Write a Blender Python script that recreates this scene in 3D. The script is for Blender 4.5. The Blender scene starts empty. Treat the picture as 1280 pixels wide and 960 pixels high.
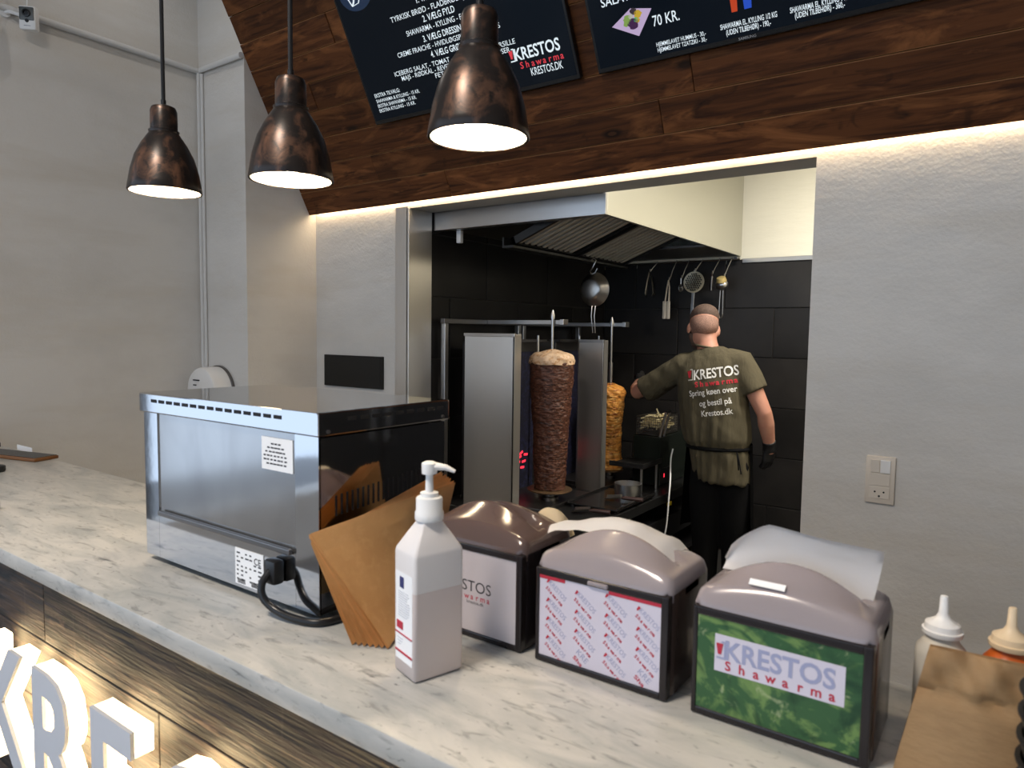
import bpy, bmesh, math, random
from mathutils import Vector, Matrix, noise
from mathutils.bvhtree import BVHTree
random.seed(7)
SC = bpy.context.scene
COL = SC.collection
PI = math.pi
V = Vector

# ------------------------------------------------------------------ camera
CAMZ = 1.55
cam_d = bpy.data.cameras.new('camera')
cam = bpy.data.objects.new('camera', cam_d); COL.objects.link(cam)
YAW, PIT, ROLL, FPX = -6.17877706e-01, 7.23609021e-02, 1.39890912e-02, 873.97
cy, sy, cp, sp = math.cos(YAW), math.sin(YAW), math.cos(PIT), math.sin(PIT)
fw = V((sy*cp, cy*cp, -sp)); r0 = V((cy, -sy, 0)); d0 = fw.cross(r0)
rt = r0*math.cos(ROLL) - d0*math.sin(ROLL); dn = fw.cross(rt)
cam.matrix_world = Matrix(((rt.x, -dn.x, -fw.x, 0), (rt.y, -dn.y, -fw.y, 0), (rt.z, -dn.z, -fw.z, CAMZ), (0, 0, 0, 1)))
cam_d.sensor_width = 36; cam_d.lens = 36*FPX/1280; cam_d.clip_start = 0.02
cam_d.dof.use_dof = True; cam_d.dof.focus_distance = 3.9; cam_d.dof.aperture_fstop = 9.0
SC.camera = cam

# ------------------------------------------------------------------ view, world, big lights
SC.view_settings.view_transform = 'Standard'; SC.view_settings.look = 'None'
SC.view_settings.gamma = 1.0; SC.view_settings.use_curve_mapping = False
SC.view_settings.exposure = 0.0
SC.cycles.use_denoising = True
SC.cycles.max_bounces = 8
SC.cycles.sample_clamp_indirect = 6.0
SC.cycles.caustics_reflective = False; SC.cycles.caustics_refractive = False
w = bpy.data.worlds.new('overcast_sky'); SC.world = w; w.use_nodes = True
bg = w.node_tree.nodes['Background']
bg.inputs['Color'].default_value = (0.64, 0.79, 1.0, 1); bg.inputs['Strength'].default_value = 1.9

def area(name, loc, rot, sx, sy_, power, col):
    l = bpy.data.lights.new(name, 'AREA'); l.shape = 'RECTANGLE'; l.size = sx; l.size_y = sy_
    l.energy = power; l.color = col
    o = bpy.data.objects.new(name, l); COL.objects.link(o); o.location = loc; o.rotation_euler = rot
    return o
KITCHEN_W, SHOP_FILL_W, LED_E, BULB_E = 66, 76, 22, 130

# ------------------------------------------------------------------ materials
MATS = {}
def mat(name, col, rough=.5, metal=0, var=None, bump=None, emis=None, trans=0, ior=1.45, rnd=False, coat=0, sss=0, alpha=1, spec=None, aniso=0, rndv=.25, knots=False):
    if name in MATS: return MATS[name]
    m = bpy.data.materials.new(name); m.use_nodes = True; MATS[name] = m
    nt = m.node_tree; N = nt.nodes; L = nt.links; b = N['Principled BSDF']
    b.inputs['Base Color'].default_value = (*col, 1); b.inputs['Roughness'].default_value = rough
    b.inputs['Metallic'].default_value = metal; b.inputs['Transmission Weight'].default_value = trans
    b.inputs['IOR'].default_value = ior; b.inputs['Coat Weight'].default_value = coat
    b.inputs['Alpha'].default_value = alpha
    if aniso: b.inputs['Anisotropic'].default_value = aniso
    if spec is not None: b.inputs['Specular IOR Level'].default_value = spec
    if sss:
        b.inputs['Subsurface Weight'].default_value = sss; b.inputs['Subsurface Radius'].default_value = (.02, .01, .006)
        b.inputs['Subsurface Scale'].default_value = .5
    if emis:
        b.inputs['Emission Color'].default_value = (*emis[0], 1); b.inputs['Emission Strength'].default_value = emis[1]
    vec = None
    if var or bump:
        tc = N.new('ShaderNodeTexCoord'); vec = tc.outputs['Object']
        if rnd:
            oi = N.new('ShaderNodeObjectInfo'); mu = N.new('ShaderNodeVectorMath'); mu.operation = 'MULTIPLY_ADD'
            cb = N.new('ShaderNodeCombineXYZ')
            for k in range(3): L.new(oi.outputs['Random'], cb.inputs[k])
            L.new(cb.outputs[0], mu.inputs[0]); mu.inputs[1].default_value = (37, 11, 23); L.new(vec, mu.inputs[2]); vec = mu.outputs[0]
    def nz(scale, detail=5, rg=.55, dist=0):
        mp = N.new('ShaderNodeMapping'); mp.inputs['Scale'].default_value = scale; L.new(vec, mp.inputs['Vector'])
        t = N.new('ShaderNodeTexNoise'); t.inputs['Scale'].default_value = 1; t.inputs['Detail'].default_value = detail
        t.inputs['Roughness'].default_value = rg; t.inputs['Distortion'].default_value = dist
        L.new(mp.outputs[0], t.inputs['Vector']); return t.outputs['Fac']
    if var:
        last = None
        for v in var:      # (scale, colour, lo, hi, detail, distortion)
            sc_, c2, lo, hi = v[:4]; f = nz(sc_, v[4] if len(v) > 4 else 5, .6, v[5] if len(v) > 5 else 0)
            r = N.new('ShaderNodeMapRange'); r.inputs['From Min'].default_value = lo; r.inputs['From Max'].default_value = hi; L.new(f, r.inputs['Value'])
            mx = N.new('ShaderNodeMix'); mx.data_type = 'RGBA'
            L.new(r.outputs[0], mx.inputs['Factor'])
            if last is None: mx.inputs['A'].default_value = (*col, 1)
            else: L.new(last, mx.inputs['A'])
            mx.inputs['B'].default_value = (*c2, 1); last = mx.outputs['Result']
        if knots:
            mp = N.new('ShaderNodeMapping'); mp.inputs['Scale'].default_value = (2.6, 6.5, 6.5); L.new(vec, mp.inputs['Vector'])
            vo = N.new('ShaderNodeTexVoronoi'); vo.inputs['Scale'].default_value = 1; L.new(mp.outputs[0], vo.inputs['Vector'])
            for (lo, hi, c2) in ((.15, .08, (.020, .009, .004)), (.06, .04, (.075, .03, .012))):
                r = N.new('ShaderNodeMapRange'); r.inputs['From Min'].default_value = lo; r.inputs['From Max'].default_value = hi; L.new(vo.outputs['Distance'], r.inputs['Value'])
                mx = N.new('ShaderNodeMix'); mx.data_type = 'RGBA'; L.new(r.outputs[0], mx.inputs['Factor']); L.new(last, mx.inputs['A']); mx.inputs['B'].default_value = (*c2, 1); last = mx.outputs['Result']
        if knots:      # long board edges painted paler, for wear and caught light
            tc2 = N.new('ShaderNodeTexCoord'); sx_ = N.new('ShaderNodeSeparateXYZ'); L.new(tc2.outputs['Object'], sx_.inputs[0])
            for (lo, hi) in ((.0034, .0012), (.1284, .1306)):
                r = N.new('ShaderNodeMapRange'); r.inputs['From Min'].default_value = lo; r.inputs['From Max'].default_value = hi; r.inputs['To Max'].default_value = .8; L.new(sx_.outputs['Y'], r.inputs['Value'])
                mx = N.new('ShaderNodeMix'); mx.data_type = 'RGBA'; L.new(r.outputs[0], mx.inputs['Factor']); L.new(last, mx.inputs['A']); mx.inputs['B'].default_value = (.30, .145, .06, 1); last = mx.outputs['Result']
        if rnd:
            hv = N.new('ShaderNodeHueSaturation'); L.new(last, hv.inputs['Color'])
            r = N.new('ShaderNodeMapRange'); r.inputs['To Min'].default_value = 1-rndv; r.inputs['To Max'].default_value = 1+rndv
            L.new(oi.outputs['Random'], r.inputs['Value']); L.new(r.outputs[0], hv.inputs['Value']); last = hv.outputs[0]
        L.new(last, b.inputs['Base Color'])
    if bump:
        prev = None
        for (sc_, st, dist) in bump:
            bp = N.new('ShaderNodeBump'); bp.inputs['Strength'].default_value = st; bp.inputs['Distance'].default_value = dist
            L.new(nz(sc_, 4), bp.inputs['Height'])
            if prev: L.new(prev, bp.inputs['Normal'])
            prev = bp.outputs[0]
        L.new(prev, b.inputs['Normal'])
    return m

PLASTER = mat('plaster', (.66, .645, .615), .85, var=[((1.2, 1.2, 2.2), (.56, .545, .515), .45, .75), ((.7, .7, 5), (.60, .57, .52), .5, .7)],
              bump=[((1.8, 1.8, 3.0), .4, .03), ((12, 12, 13), .35, .006), ((80, 80, 80), .5, .003)])
PLASTER2 = mat('smooth_plaster', (.64, .64, .63), .85, bump=[((2, 2, 4), .4, .03), ((30, 30, 30), .2, .004)])
CREAM = mat('cream_plaster', (.86, .83, .70), .8, bump=[((1.5, 1.5, 6), .4, .02), ((40, 40, 40), .2, .003)])
TILE = mat('black_tile', (.013, .012, .012), .42, var=[((3, 3, 3), (.022, .020, .019), .4, .7)], rnd=True, spec=.35)
GROUT = mat('grey_grout', (.055, .052, .05), .9)
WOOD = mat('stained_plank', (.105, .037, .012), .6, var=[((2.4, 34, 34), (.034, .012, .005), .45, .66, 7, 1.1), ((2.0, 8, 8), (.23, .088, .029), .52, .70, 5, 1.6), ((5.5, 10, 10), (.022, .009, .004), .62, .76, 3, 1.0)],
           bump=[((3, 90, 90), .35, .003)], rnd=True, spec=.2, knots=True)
BACKB = mat('soffit_board', (.22, .10, .04), .7)
BURNT = mat('charred_plank', (.040, .026, .019), .6, var=[((2.4, 55, 55), (.008, .006, .006), .45, .58, 8, 1.3), ((2.5, 30, 30), (.20, .13, .08), .57, .67, 6, 1.6), ((2.2, 8, 8), (.004, .0035, .0035), .48, .58, 6, 2.6), ((90, 2, 3), (.07, .05, .04), .64, .80, 3, 0)],  # tan grain lines widened in colour to imitate light grazing the relief
            bump=[((4, 70, 70), .8, .006), ((3, 16, 16), .5, .01)], rnd=True)
MARBLE = mat('marble', (.52, .51, .48), .30, var=[((5, 15, 15), (.33, .345, .34), .40, .68, 7, .9), ((13, 55, 55), (.13, .135, .135), .56, .76, 7, .7), ((55, 100, 100), (.09, .095, .10), .62, .78, 4, .4)], spec=.5)
STEEL = mat('brushed_steel', (.56, .55, .54), .28, 1, bump=[((3, 3, 400), .03, .001)])
STEELV = mat('brushed_panel_steel', (.66, .63, .59), .32, .88, aniso=.6)
STEELD = mat('dark_steel', (.20, .19, .185), .35, 1)
MIRROR = mat('polished_steel', (.55, .555, .57), .06, 1, bump=[((6, 6, 6), .05, .004)])
HOODSIDE = mat('hood_steel', (.64, .63, .57), .33, 1)
IRON = mat('black_iron', (.012, .012, .012), .35, 0)
BLACK = mat('black_plastic', (.010, .010, .011), .32)
RUBBER = mat('black_rubber', (.012, .012, .012), .55)
WHITE = mat('white_plastic', (.80, .80, .79), .35)
OFFW = mat('offwhite_plastic', (.66, .60, .52), .45)
PAPER = mat('white_paper', (.86, .87, .88), .9)
NAPKIN = mat('napkin_paper', (.88, .87, .87), .95, bump=[((60, 60, 60), .15, .001)])
CREAMNAP = mat('cream_shade_napkin', (.78, .68, .50), .9)  # cream tone puts the shade on this napkin into its colour
KRAFT = mat('kraft_paper', (.72, .43, .18), .8, var=[((14, 14, 14), (.65, .375, .15), .45, .7), ((60, 60, 60), (.76, .47, .21), .5, .75)], bump=[((9, 9, 9), .3, .006), ((50, 50, 50), .15, .001)], rnd=True, rndv=.1)
KRAFT2 = mat('pale_kraft_paper', (.56, .37, .19), .7, var=[((14, 14, 14), (.47, .30, .15), .45, .7)], bump=[((25, 25, 60), .45, .006)])
COPPER = mat('aged_copper', (.020, .015, .013), .32, .35, var=[((16, 16, 12), (.15, .075, .045), .50, .66, 8, .8), ((60, 60, 60), (.012, .010, .009), .55, .7, 4)], bump=[((60, 60, 60), .06, .001)])
LAMPIN = mat('lamp_inside', (.90, .87, .80), .6)
BULB = mat('glowing_bulb', (1, .9, .75), .5, emis=((1.0, .80, .55), BULB_E))
LEDM = mat('led_glow', (1, .85, .6), .5, emis=((1.0, .76, .47), LED_E))
SIGNGLOW = mat('letter_glow', (1, .85, .6), .5, emis=((1.0, .80, .52), 2.2))
BACKGLOW = mat('letter_back_glow', (1, .85, .6), .5, emis=((1.0, .74, .40), 16))
LETTERW = mat('letter_face', (.60, .62, .66), .4)
SCREEN = mat('screen_glass', (.003, .005, .008), .12, emis=((.25, .42, .7), .008), spec=.15)
BEZEL = mat('tv_bezel', (.008, .008, .009), .25)
SCRW = mat('screen_white', (.1, .1, .1), .4, emis=((.82, .93, 1.0), .85))
SCRR = mat('screen_red', (.1, .0, .0), .4, emis=((1.0, .07, .10), .6))
SMOKE = mat('smoky_plastic', (.66, .58, .605), .17, 0, trans=.6, ior=1.45)
SMOKEB = mat('brown_smoky_plastic', (.16, .11, .10), .14, 0, trans=.45, ior=1.45)
DISPB = mat('dispenser_black', (.016, .013, .014), .22)
DISPF = mat('dispenser_smoke_side', (.06, .042, .036), .18)
SKIN = mat('skin', (.50, .25, .17), .55, sss=.15, var=[((14, 14, 14), (.44, .20, .14), .4, .7)])
HAIR = mat('cropped_hair', (.075, .047, .035), .8, var=[((220, 220, 220), (.13, .082, .062), .45, .6)])
STUBBLE = mat('shaved_hair', (.34, .195, .145), .75, var=[((300, 300, 300), (.16, .09, .07), .45, .6)])
OLIVE = mat('olive_cotton', (.085, .071, .040), .9, var=[((8, 8, 8), (.072, .060, .034), .4, .7)], bump=[((26, 26, 5), .5, .02), ((300, 300, 300), .1, .001)])
DARKC = mat('black_cotton', (.004, .004, .0045), .95, spec=.2)
GLOVEM = mat('black_nitrile', (.010, .010, .011), .4)
SHIRTW = mat('print_white', (.82, .80, .76), .8)
SHIRTR = mat('print_red', (.60, .03, .05), .8)
BEEF = mat('roast_beef', (.105, .038, .022), .45, var=[((26, 26, 120), (.026, .009, .006), .48, .62, 6, .8), ((34, 34, 90), (.33, .16, .095), .58, .74, 6, .5), ((70, 70, 80), (.016, .006, .004), .6, .72, 4)], bump=[((30, 30, 120), .9, .006), ((80, 80, 80), .5, .003)])
FAT = mat('pale_fat_cap', (.74, .52, .34), .5, var=[((40, 40, 40), (.48, .24, .10), .45, .65), ((90, 90, 90), (.74, .55, .36), .5, .7)], bump=[((50, 50, 50), .6, .006)])
CHICK = mat('roast_chicken', (.84, .36, .075), .4, var=[((12, 12, 70), (.26, .065, .014), .50, .64, 6, 1.0), ((16, 16, 55), (.90, .58, .20), .52, .70, 6, .6)], bump=[((14, 14, 90), .8, .006)])
FRY = mat('raw_fries', (.70, .58, .30), .55, var=[((30, 30, 30), (.80, .70, .44), .4, .6)], rnd=True)
GLOWRED = mat('burner_glow', (.2, .01, .01), .6, emis=((1.0, .03, .06), 1.6))
BURN = mat('burner_mesh', (.010, .010, .022), .5, var=[((60, 60, 60), (.02, .022, .06), .5, .6)])
BROWNH = mat('brown_handle', (.05, .026, .024), .45)
YELLOW = mat('yellow_plastic', (.75, .55, .03), .5)
FLOORM = mat('floor_tile', (.20, .19, .18), .5, var=[((2, 2, 2), (.16, .15, .145), .4, .6)])
INK = mat('black_ink', (.03, .03, .035), .7)
GREYINK = mat('grey_ink', (.20, .21, .26), .7)
BLUEINK = mat('pale_blue_ink', (.31, .33, .49), .7)
REDINK = mat('red_ink', (.45, .025, .05), .7)
NAVY = mat('navy_ink', (.025, .03, .14), .6)
LILAC = mat('lilac_card', (.60, .57, .66), .5)
PALECARD = mat('pale_card', (.52, .48, .50), .5)
LETTUCE = mat('lettuce_print', (.030, .095, .035), .35, var=[((11, 6, 16), (.13, .23, .07), .48, .58, 4, 2.8), ((20, 9, 28), (.40, .46, .26), .60, .76, 5, 2.4), ((12, 5, 11), (.008, .045, .018), .50, .64, 3, 1.8)])
GEL = mat('pink_gel', (.74, .645, .615), .3, trans=.15)
HDPE = mat('milky_plastic', (.82, .79, .78), .35, trans=.12)
SAUCE = mat('orange_sauce', (.52, .10, .008), .35)
MILKY = mat('milky_sauce_bottle', (.62, .58, .50), .4)
IVORY = mat('ivory_nozzle', (.72, .57, .38), .4)
PANE = mat('oven_pane', (.42, .415, .41), .14, .85, var=[((5, 5, 3), (.35, .345, .345), .4, .7, 3, 1)])
SLOT = mat('dark_slot', (.006, .006, .008), .7)
LEATHER = mat('brown_leather', (.16, .065, .018), .5)
GREENM = mat('green_label', (.35, .48, .16), .5)

# ------------------------------------------------------------------ mesh builder
_txt = {}
def text_data(s, bold=0.0):
    k = (s, bold)
    if k not in _txt:
        c = bpy.data.curves.new('t', 'FONT'); c.body = s; c.size = 1; c.resolution_u = 3; c.fill_mode = 'BOTH'; c.dimensions = '2D'
        c.offset = bold
        o = bpy.data.objects.new('t', c)
        me = bpy.data.meshes.new_from_object(o)
        vs = [v.co.copy() for v in me.vertices]; fs = [tuple(p.vertices) for p in me.polygons]
        bpy.data.objects.remove(o); bpy.data.meshes.remove(me); bpy.data.curves.remove(c)
        _txt[k] = (vs, fs)
    return _txt[k]

def sm(pts, n=6):
    P = [V(p) for p in pts]; P = [P[0]*2-P[1]] + P + [P[-1]*2-P[-2]]; out = []
    for i in range(1, len(P)-2):
        a, b, c, d = P[i-1:i+3]
        for k in range(n):
            t = k/n; out.append(.5*(2*b + (c-a)*t + (2*a-5*b+4*c-d)*t*t + (3*b-a-3*c+d)*t**3))
    return out + [P[-2]]
class MB:
    def __init__(s, off=(0, 0, 0)): s.bm = bmesh.new(); s.off = V(off)
    def box(s, lo, hi, bev=0, seg=2):
        lo, hi = V(lo), V(hi); c = (lo+hi)/2; d = hi-lo
        r = bmesh.ops.create_cube(s.bm, size=1, matrix=Matrix.Translation(c) @ Matrix.Diagonal((*d, 1)))
        if bev: bmesh.ops.bevel(s.bm, geom=list({e for v in r['verts'] for e in v.link_edges}), offset=bev, segments=seg, profile=.5, affect='EDGES')
        return s
    def obox(s, M, lo, hi, bev=0):          # box in the frame of matrix M
        n0 = set(s.bm.verts); s.box(lo, hi, bev)
        vs = [v for v in s.bm.verts if v not in n0]
        bmesh.ops.transform(s.bm, matrix=M, verts=vs); return s
    def rings(s, rings, cap=True, closed=False):
        R = [[s.bm.verts.new(p) for p in r] for r in rings]; n = len(R[0])
        pairs = list(zip(R, R[1:])) + ([(R[-1], R[0])] if closed else [])
        for a, b in pairs:
            for i in range(n):
                j = (i+1) % n
                try: s.bm.faces.new((a[i], a[j], b[j], b[i]))
                except ValueError: pass
        if cap and not closed:
            s.bm.faces.new(R[0][::-1]); s.bm.faces.new(R[-1])
        return s
    def tube(s, pts, rad, n=10, cap=True, flat=1.0, closed=False):
        pts = [V(p) for p in pts]; rad = rad if isinstance(rad, (list, tuple)) else [rad]*len(pts)
        up = None; rings = []
        for i, p in enumerate(pts):
            if closed: t = (pts[(i+1) % len(pts)] - pts[i-1]).normalized()
            else: t = ((pts[min(i+1, len(pts)-1)] - pts[max(i-1, 0)])).normalized()
            if up is None:
                up = t.cross(V((0, 0, 1))) if abs(t.z) < .9 else t.cross(V((1, 0, 0)))
            up = (up - t*up.dot(t)).normalized(); b = t.cross(up)
            rings.append([p + (up*math.cos(a) + b*math.sin(a)*flat)*rad[i] for a in [2*PI*k/n for k in range(n)]])
        return s.rings(rings, cap, closed)
    def lathe(s, prof, c=(0, 0, 0), n=32, M=None, cap=True):
        c = V(c); rs = []
        for (r, z) in prof:
            ring = []
            for k in range(n):
                a = 2*PI*k/n; p = V((r*math.cos(a), r*math.sin(a), z))
                ring.append((M @ p if M else p) + c)
            rs.append(ring)
        return s.rings(rs, cap)
    def prism(s, poly, M, t):                # polygon in XY of M, thickness t along Z
        a = [M @ V((x, y, 0)) for x, y in poly]; b = [M @ V((x, y, t)) for x, y in poly]
        return s.rings([a, b])
    def grid(s, fn, nu, nv, t=None):
        P = [[V(fn(i/nu, j/nv)) for j in range(nv+1)] for i in range(nu+1)]
        vs = [[s.bm.verts.new(p) for p in r] for r in P]
        fs = []
        for i in range(nu):
            for j in range(nv):
                fs.append(s.bm.faces.new((vs[i][j], vs[i+1][j], vs[i+1][j+1], vs[i][j+1])))
        if t: bmesh.ops.solidify(s.bm, geom=fs, thickness=t)
        return s
    def text(s, str_, o, right, up, size, align='L', bold=0.0, sx=1.0, t=0):
        vs, fs = text_data(str_, bold)
        right = V(right).normalized(); up = V(up).normalized(); o = V(o); nrm = right.cross(up)
        x0 = min(v.x for v in vs); x1 = max(v.x for v in vs)
        sh = {'L': x0, 'C': (x0+x1)/2, 'R': x1}[align]
        nv = [s.bm.verts.new(o + right*((v.x-sh)*size*sx) + up*(v.y*size)) for v in vs]
        F = []
        for f in fs:
            try: F.append(s.bm.faces.new([nv[i] for i in f]))
            except ValueError: pass
        if t:
            r = bmesh.ops.extrude_face_region(s.bm, geom=F)
            bmesh.ops.translate(s.bm, vec=nrm*t, verts=[g for g in r['geom'] if isinstance(g, bmesh.types.BMVert)])
        return s
    def obj(s, name, m, parent=None, smooth=True, kind=None, label=None, local=False, ang=40):
        root = parent
        if parent is not None and not local:
            w_ = V((0, 0, 0)); q = parent
            while q is not None: w_ = w_ + q.location; q = q.parent
            bmesh.ops.translate(s.bm, vec=-w_, verts=s.bm.verts[:])
        bmesh.ops.recalc_face_normals(s.bm, faces=s.bm.faces[:])
        me = bpy.data.meshes.new(name); s.bm.to_mesh(me); s.bm.free()
        if m: me.materials.append(m)
        if smooth:
            me.shade_smooth()
            me.set_sharp_from_angle(angle=math.radians(ang))
        o = bpy.data.objects.new(name, me); COL.objects.link(o)
        if parent is not None: o.parent = parent
        if kind: o['kind'] = kind
        if label: o['label'] = label
        return o

def thing(name, label, cat, loc=(0, 0, 0), group=None):
    o = bpy.data.objects.new(name, None); COL.objects.link(o); o.location = loc; o.empty_display_size = .05
    o['label'] = label; o['category'] = cat
    if group: o['group'] = group
    return o
def tag(o, label, cat, group=None):
    o['label'] = label; o['category'] = cat
    if group: o['group'] = group
    return o
def struct(mb, name, m, smooth=False):
    o = mb.obj(name, m, None, smooth); o['kind'] = 'structure'; return o
def child_of(o, parent, name=None):
    o.parent = parent
    return o
def at(o, origin):
    """move a one-mesh thing's origin to a sensible base point"""
    o.data.transform(Matrix.Translation(-V(origin))); o.location = V(origin); return o
def dup(root, label=None, loc=None):
    r = root.copy(); COL.objects.link(r)
    if loc is not None: r.location = loc
    if label: r['label'] = label
    for ch in root.children:
        c = ch.copy(); COL.objects.link(c); c.parent = r
        for g in ch.children:
            d = g.copy(); COL.objects.link(d); d.parent = c
    return r
def frame(o, x, y):
    x = V(x).normalized(); y = V(y); y = (y - x*x.dot(y)).normalized(); z = x.cross(y); o = V(o)
    return Matrix(((x.x, y.x, z.x, o.x), (x.y, y.y, z.y, o.y), (x.z, y.z, z.z, o.z), (0, 0, 0, 1)))
def rrect(x0, y0, x1, y1, r, n=4):
    P = []
    for cx_, cy_, a0 in ((x1-r, y0+r, -PI/2), (x1-r, y1-r, 0), (x0+r, y1-r, PI/2), (x0+r, y0+r, PI)):
        P += [(cx_+r*math.cos(a0+PI/2*k/n), cy_+r*math.sin(a0+PI/2*k/n)) for k in range(n+1)]
    return P

# ================================================================== SETTING
XL = -3.836; XC = -3.400; YW = 2.75; YA = 2.283; XO0, XO1, ZO = -2.637, -0.610, 2.205; XK = -2.635; YB = 4.95; CEIL = 3.7
XR = 2.4
struct(MB().box((-7, -4.2, -.1), (XR+.2, YW+.1, 0)), 'floor', FLOORM)
struct(MB().box((-3, YW+.1, -.1), (1.1, 5.1, 0)), 'floor_kitchen', mat('dark_floor', (.022, .021, .020), .6))
struct(MB().box((XL-.2, -4.2, CEIL), (XR+.2, YW+.2, CEIL+.1)), 'ceiling', PLASTER2)
# left wall: solid up to the shop window that lies beside and behind the photographer
struct(MB().box((XL-.2, -.55, 0), (XL, YA+.3, CEIL)).box((XL-.2, -4.2, 0), (XL, -.55, .45)).box((XL-.2, -4.2, 3.2), (XL, -.55, CEIL)), 'wall_left', PLASTER)
struct(MB().box((XL-.2, YA, 0), (XC, YW+.2, CEIL)), 'wall_corner', PLASTER)
wb = MB().box((XC, YW, 0), (XO0, YW+.17, CEIL)).box((XO1, YW, 0), (XR, YW+.17, CEIL)).box((XO0, YW, ZO), (XO1, YW+.17, CEIL))
struct(wb, 'wall_back', PLASTER)
struct(MB().box((XR, -4.2, 0), (XR+.2, YW+.2, CEIL)), 'wall_right', PLASTER)
struct(MB().box((XL-.2, -4.4, 0), (XR+.2, -4.2, .45)).box((XL-.2, -4.4, 3.2), (XR+.2, -4.2, CEIL)), 'wall_front', PLASTER2)
for n_, xs in (('window_1', [-4.0, -1.8, .3, 2.3]),):
    m = MB()
    for x in xs: m.box((x, -4.34, .45), (x+.08, -4.26, 3.2))
    struct(m, n_, BLACK)
m = MB()
for y in (-4.15, -2.4, -.63): m.box((XL-.14, y, .45), (XL-.06, y+.08, 3.2))
struct(m, 'window_2', BLACK)
MB_d = MB().box((.35, YW-.03, 0), (1.12, YW-.002, 2.1), .003).box((1.13, YW-.03, 0), (1.9, YW-.002, 2.1), .003)
do = struct(MB_d, 'door_1', mat('dark_door', (.012, .011, .011), .4))
for x in (1.06, 1.17): o_ = MB().tube([(x, YW-.06, .95), (x, YW-.06, 1.15)], .01, 10).box((x-.006, YW-.06, .97), (x+.006, YW-.03, .98)).box((x-.006, YW-.06, 1.12), (x+.006, YW-.03, 1.13)).obj('door_handle', STEEL, do)
# kitchen shell
struct(MB().box((XK-.12, YW+.17, 0), (XK-.012, YB+.12, 2.95)), 'wall_kitchen_left', GROUT)
struct(MB().box((XK-.012, YB+.012, 0), (1.0, YB+.12, 2.06)), 'wall_kitchen_back', GROUT)
struct(MB().box((XK-.012, YB+.012, 2.06), (1.0, YB+.13, 2.95)), 'wall_kitchen_upper', CREAM)
struct(MB().box((1.0, YW+.17, 0), (1.1, YB+.1, 2.95)), 'wall_kitchen_right', CREAM)
struct(MB().box((XK-.12, YW+.17, 2.95), (1.1, YB+.12, 3.05)), 'ceiling_kitchen', CREAM)
kl, kb = bpy.data.objects['wall_kitchen_left'], bpy.data.objects['wall_kitchen_back']
TW, TH, G = .69, .343, .0035
def tile_mesh(w_, h_, left):
    b = MB()
    if left: b.box((0, G, G), (.012, w_-G, h_-G), .0015, 1)
    else: b.box((G, -.012, G), (w_-G, 0, h_-G), .0015, 1)
    o = b.obj('tile', TILE, None, False); me = o.data; bpy.data.objects.remove(o); return me
tcache = {}
def put_tile(par, left, a, z, w_, h_):
    k = (left, round(w_, 3), round(h_, 3))
    if k not in tcache: tcache[k] = tile_mesh(w_, h_, left)
    o = bpy.data.objects.new('tile', tcache[k]); COL.objects.link(o); o.parent = par
    o.location = (XK-.012, a, z) if left else (a, YB+.012, z)
zt = 2.091
rows = []; z = zt
while z > 0.01:
    h = min(TH, z); rows.append((z-h, h)); z -= h
for i, (z, h) in enumerate([(zt, TH), (zt+TH, .5)] + rows):
    k = i
    for left in (True, False):
        if not left and i < 2: continue
        start, end, off = (YW+.17, YB, 3.426) if left else (XK, 1.0, -1.327)
        off = off if (i % 2 == 0) else off - TW/2
        if not left: off = off + TW/2
        e = off - TW*math.ceil((off-start)/TW)
        while e < end - 1e-4:
            a0, a1 = max(e, start), min(e+TW, end)
            if a1-a0 > .02: put_tile(kl if left else kb, left, a0, z, a1-a0, h)
            e += TW
struct(MB().box((-1.555, YB-.012, 2.062), (1.0, YB+.012, 2.092), .002), 'trim_1', STEEL)
# stainless jamb lining the left end of the opening
struct(MB().box((XO0-.095, YW-.012, 0), (XO0-.002, YW, ZO+.01), .002).box((XO0-.012, YW-.012, 0), (XO0+.006, YW+.17, ZO), .002), 'trim_2', STEELV)
# pipes along the left wall and in the corner
m = MB().tube([(XL+.016, -.4, 3.0), (XL+.016, YA-.016, 3.0), (XC+.0, YA-.016, 3.0)], .016, 10)
m.tube([(XL+.02, YA-.012, 3.0), (XL+.02, YA-.012, .0)], .011, 8).tube([(XL+.048, YA-.010, 2.98), (XL+.048, YA-.010, .0)], .009, 8)
struct(m, 'trim_3', PLASTER2, True)

# ---- slanted plank soffit
SD = V((0, -.545, 1.018)).normalized(); SN = V((0, -SD.z, SD.y)); S0 = V((0, 2.70, 2.222))   # SN points to the customers and down
SF = frame((0, S0.y, S0.z), (1, 0, 0), SD)          # x along the wall, y up the slope, z = outward normal
if (SF.to_3x3() @ V((0, 0, 1))).dot(V((0, -1, 0))) < 0: SF = SF @ Matrix.Diagonal((1, 1, 1, 1))
m = MB().obox(SF, (XC+.004, .04, -.035), (XR, 1.58, -.022))
soff = struct(m, 'wall_soffit', BACKB)
struct(MB().obox(SF, (XC+.002, .01, -.07), (XC+.02, 1.55, -.036)), 'trim_4', PLASTER2)
PWD = .1338
joints = {0: [-2.3, 1.6], 1: [-2.75, -1.156, .9], 2: [-1.011, 1.2], 3: [-2.2, .1], 4: [-3.0, -1.3, .6], 5: [-1.9, .2], 6: [-2.72, -.9, 1.1], 7: [-2.1, .3], 8: [-3.0, -1.0], 9: [-2.0, .5], 10: [-2.6, 0], 11: [-1.5]}
for r, js in joints.items():
    xs = [XC+.003] + js + [XR]
    if r == 11: break
    for a, b in zip(xs, xs[1:]):
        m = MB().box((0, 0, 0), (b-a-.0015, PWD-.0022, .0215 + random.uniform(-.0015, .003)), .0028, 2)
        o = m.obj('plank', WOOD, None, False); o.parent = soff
        o.matrix_local = SF @ Matrix.Translation((a, r*PWD+.0008, -.022)) 
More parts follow.
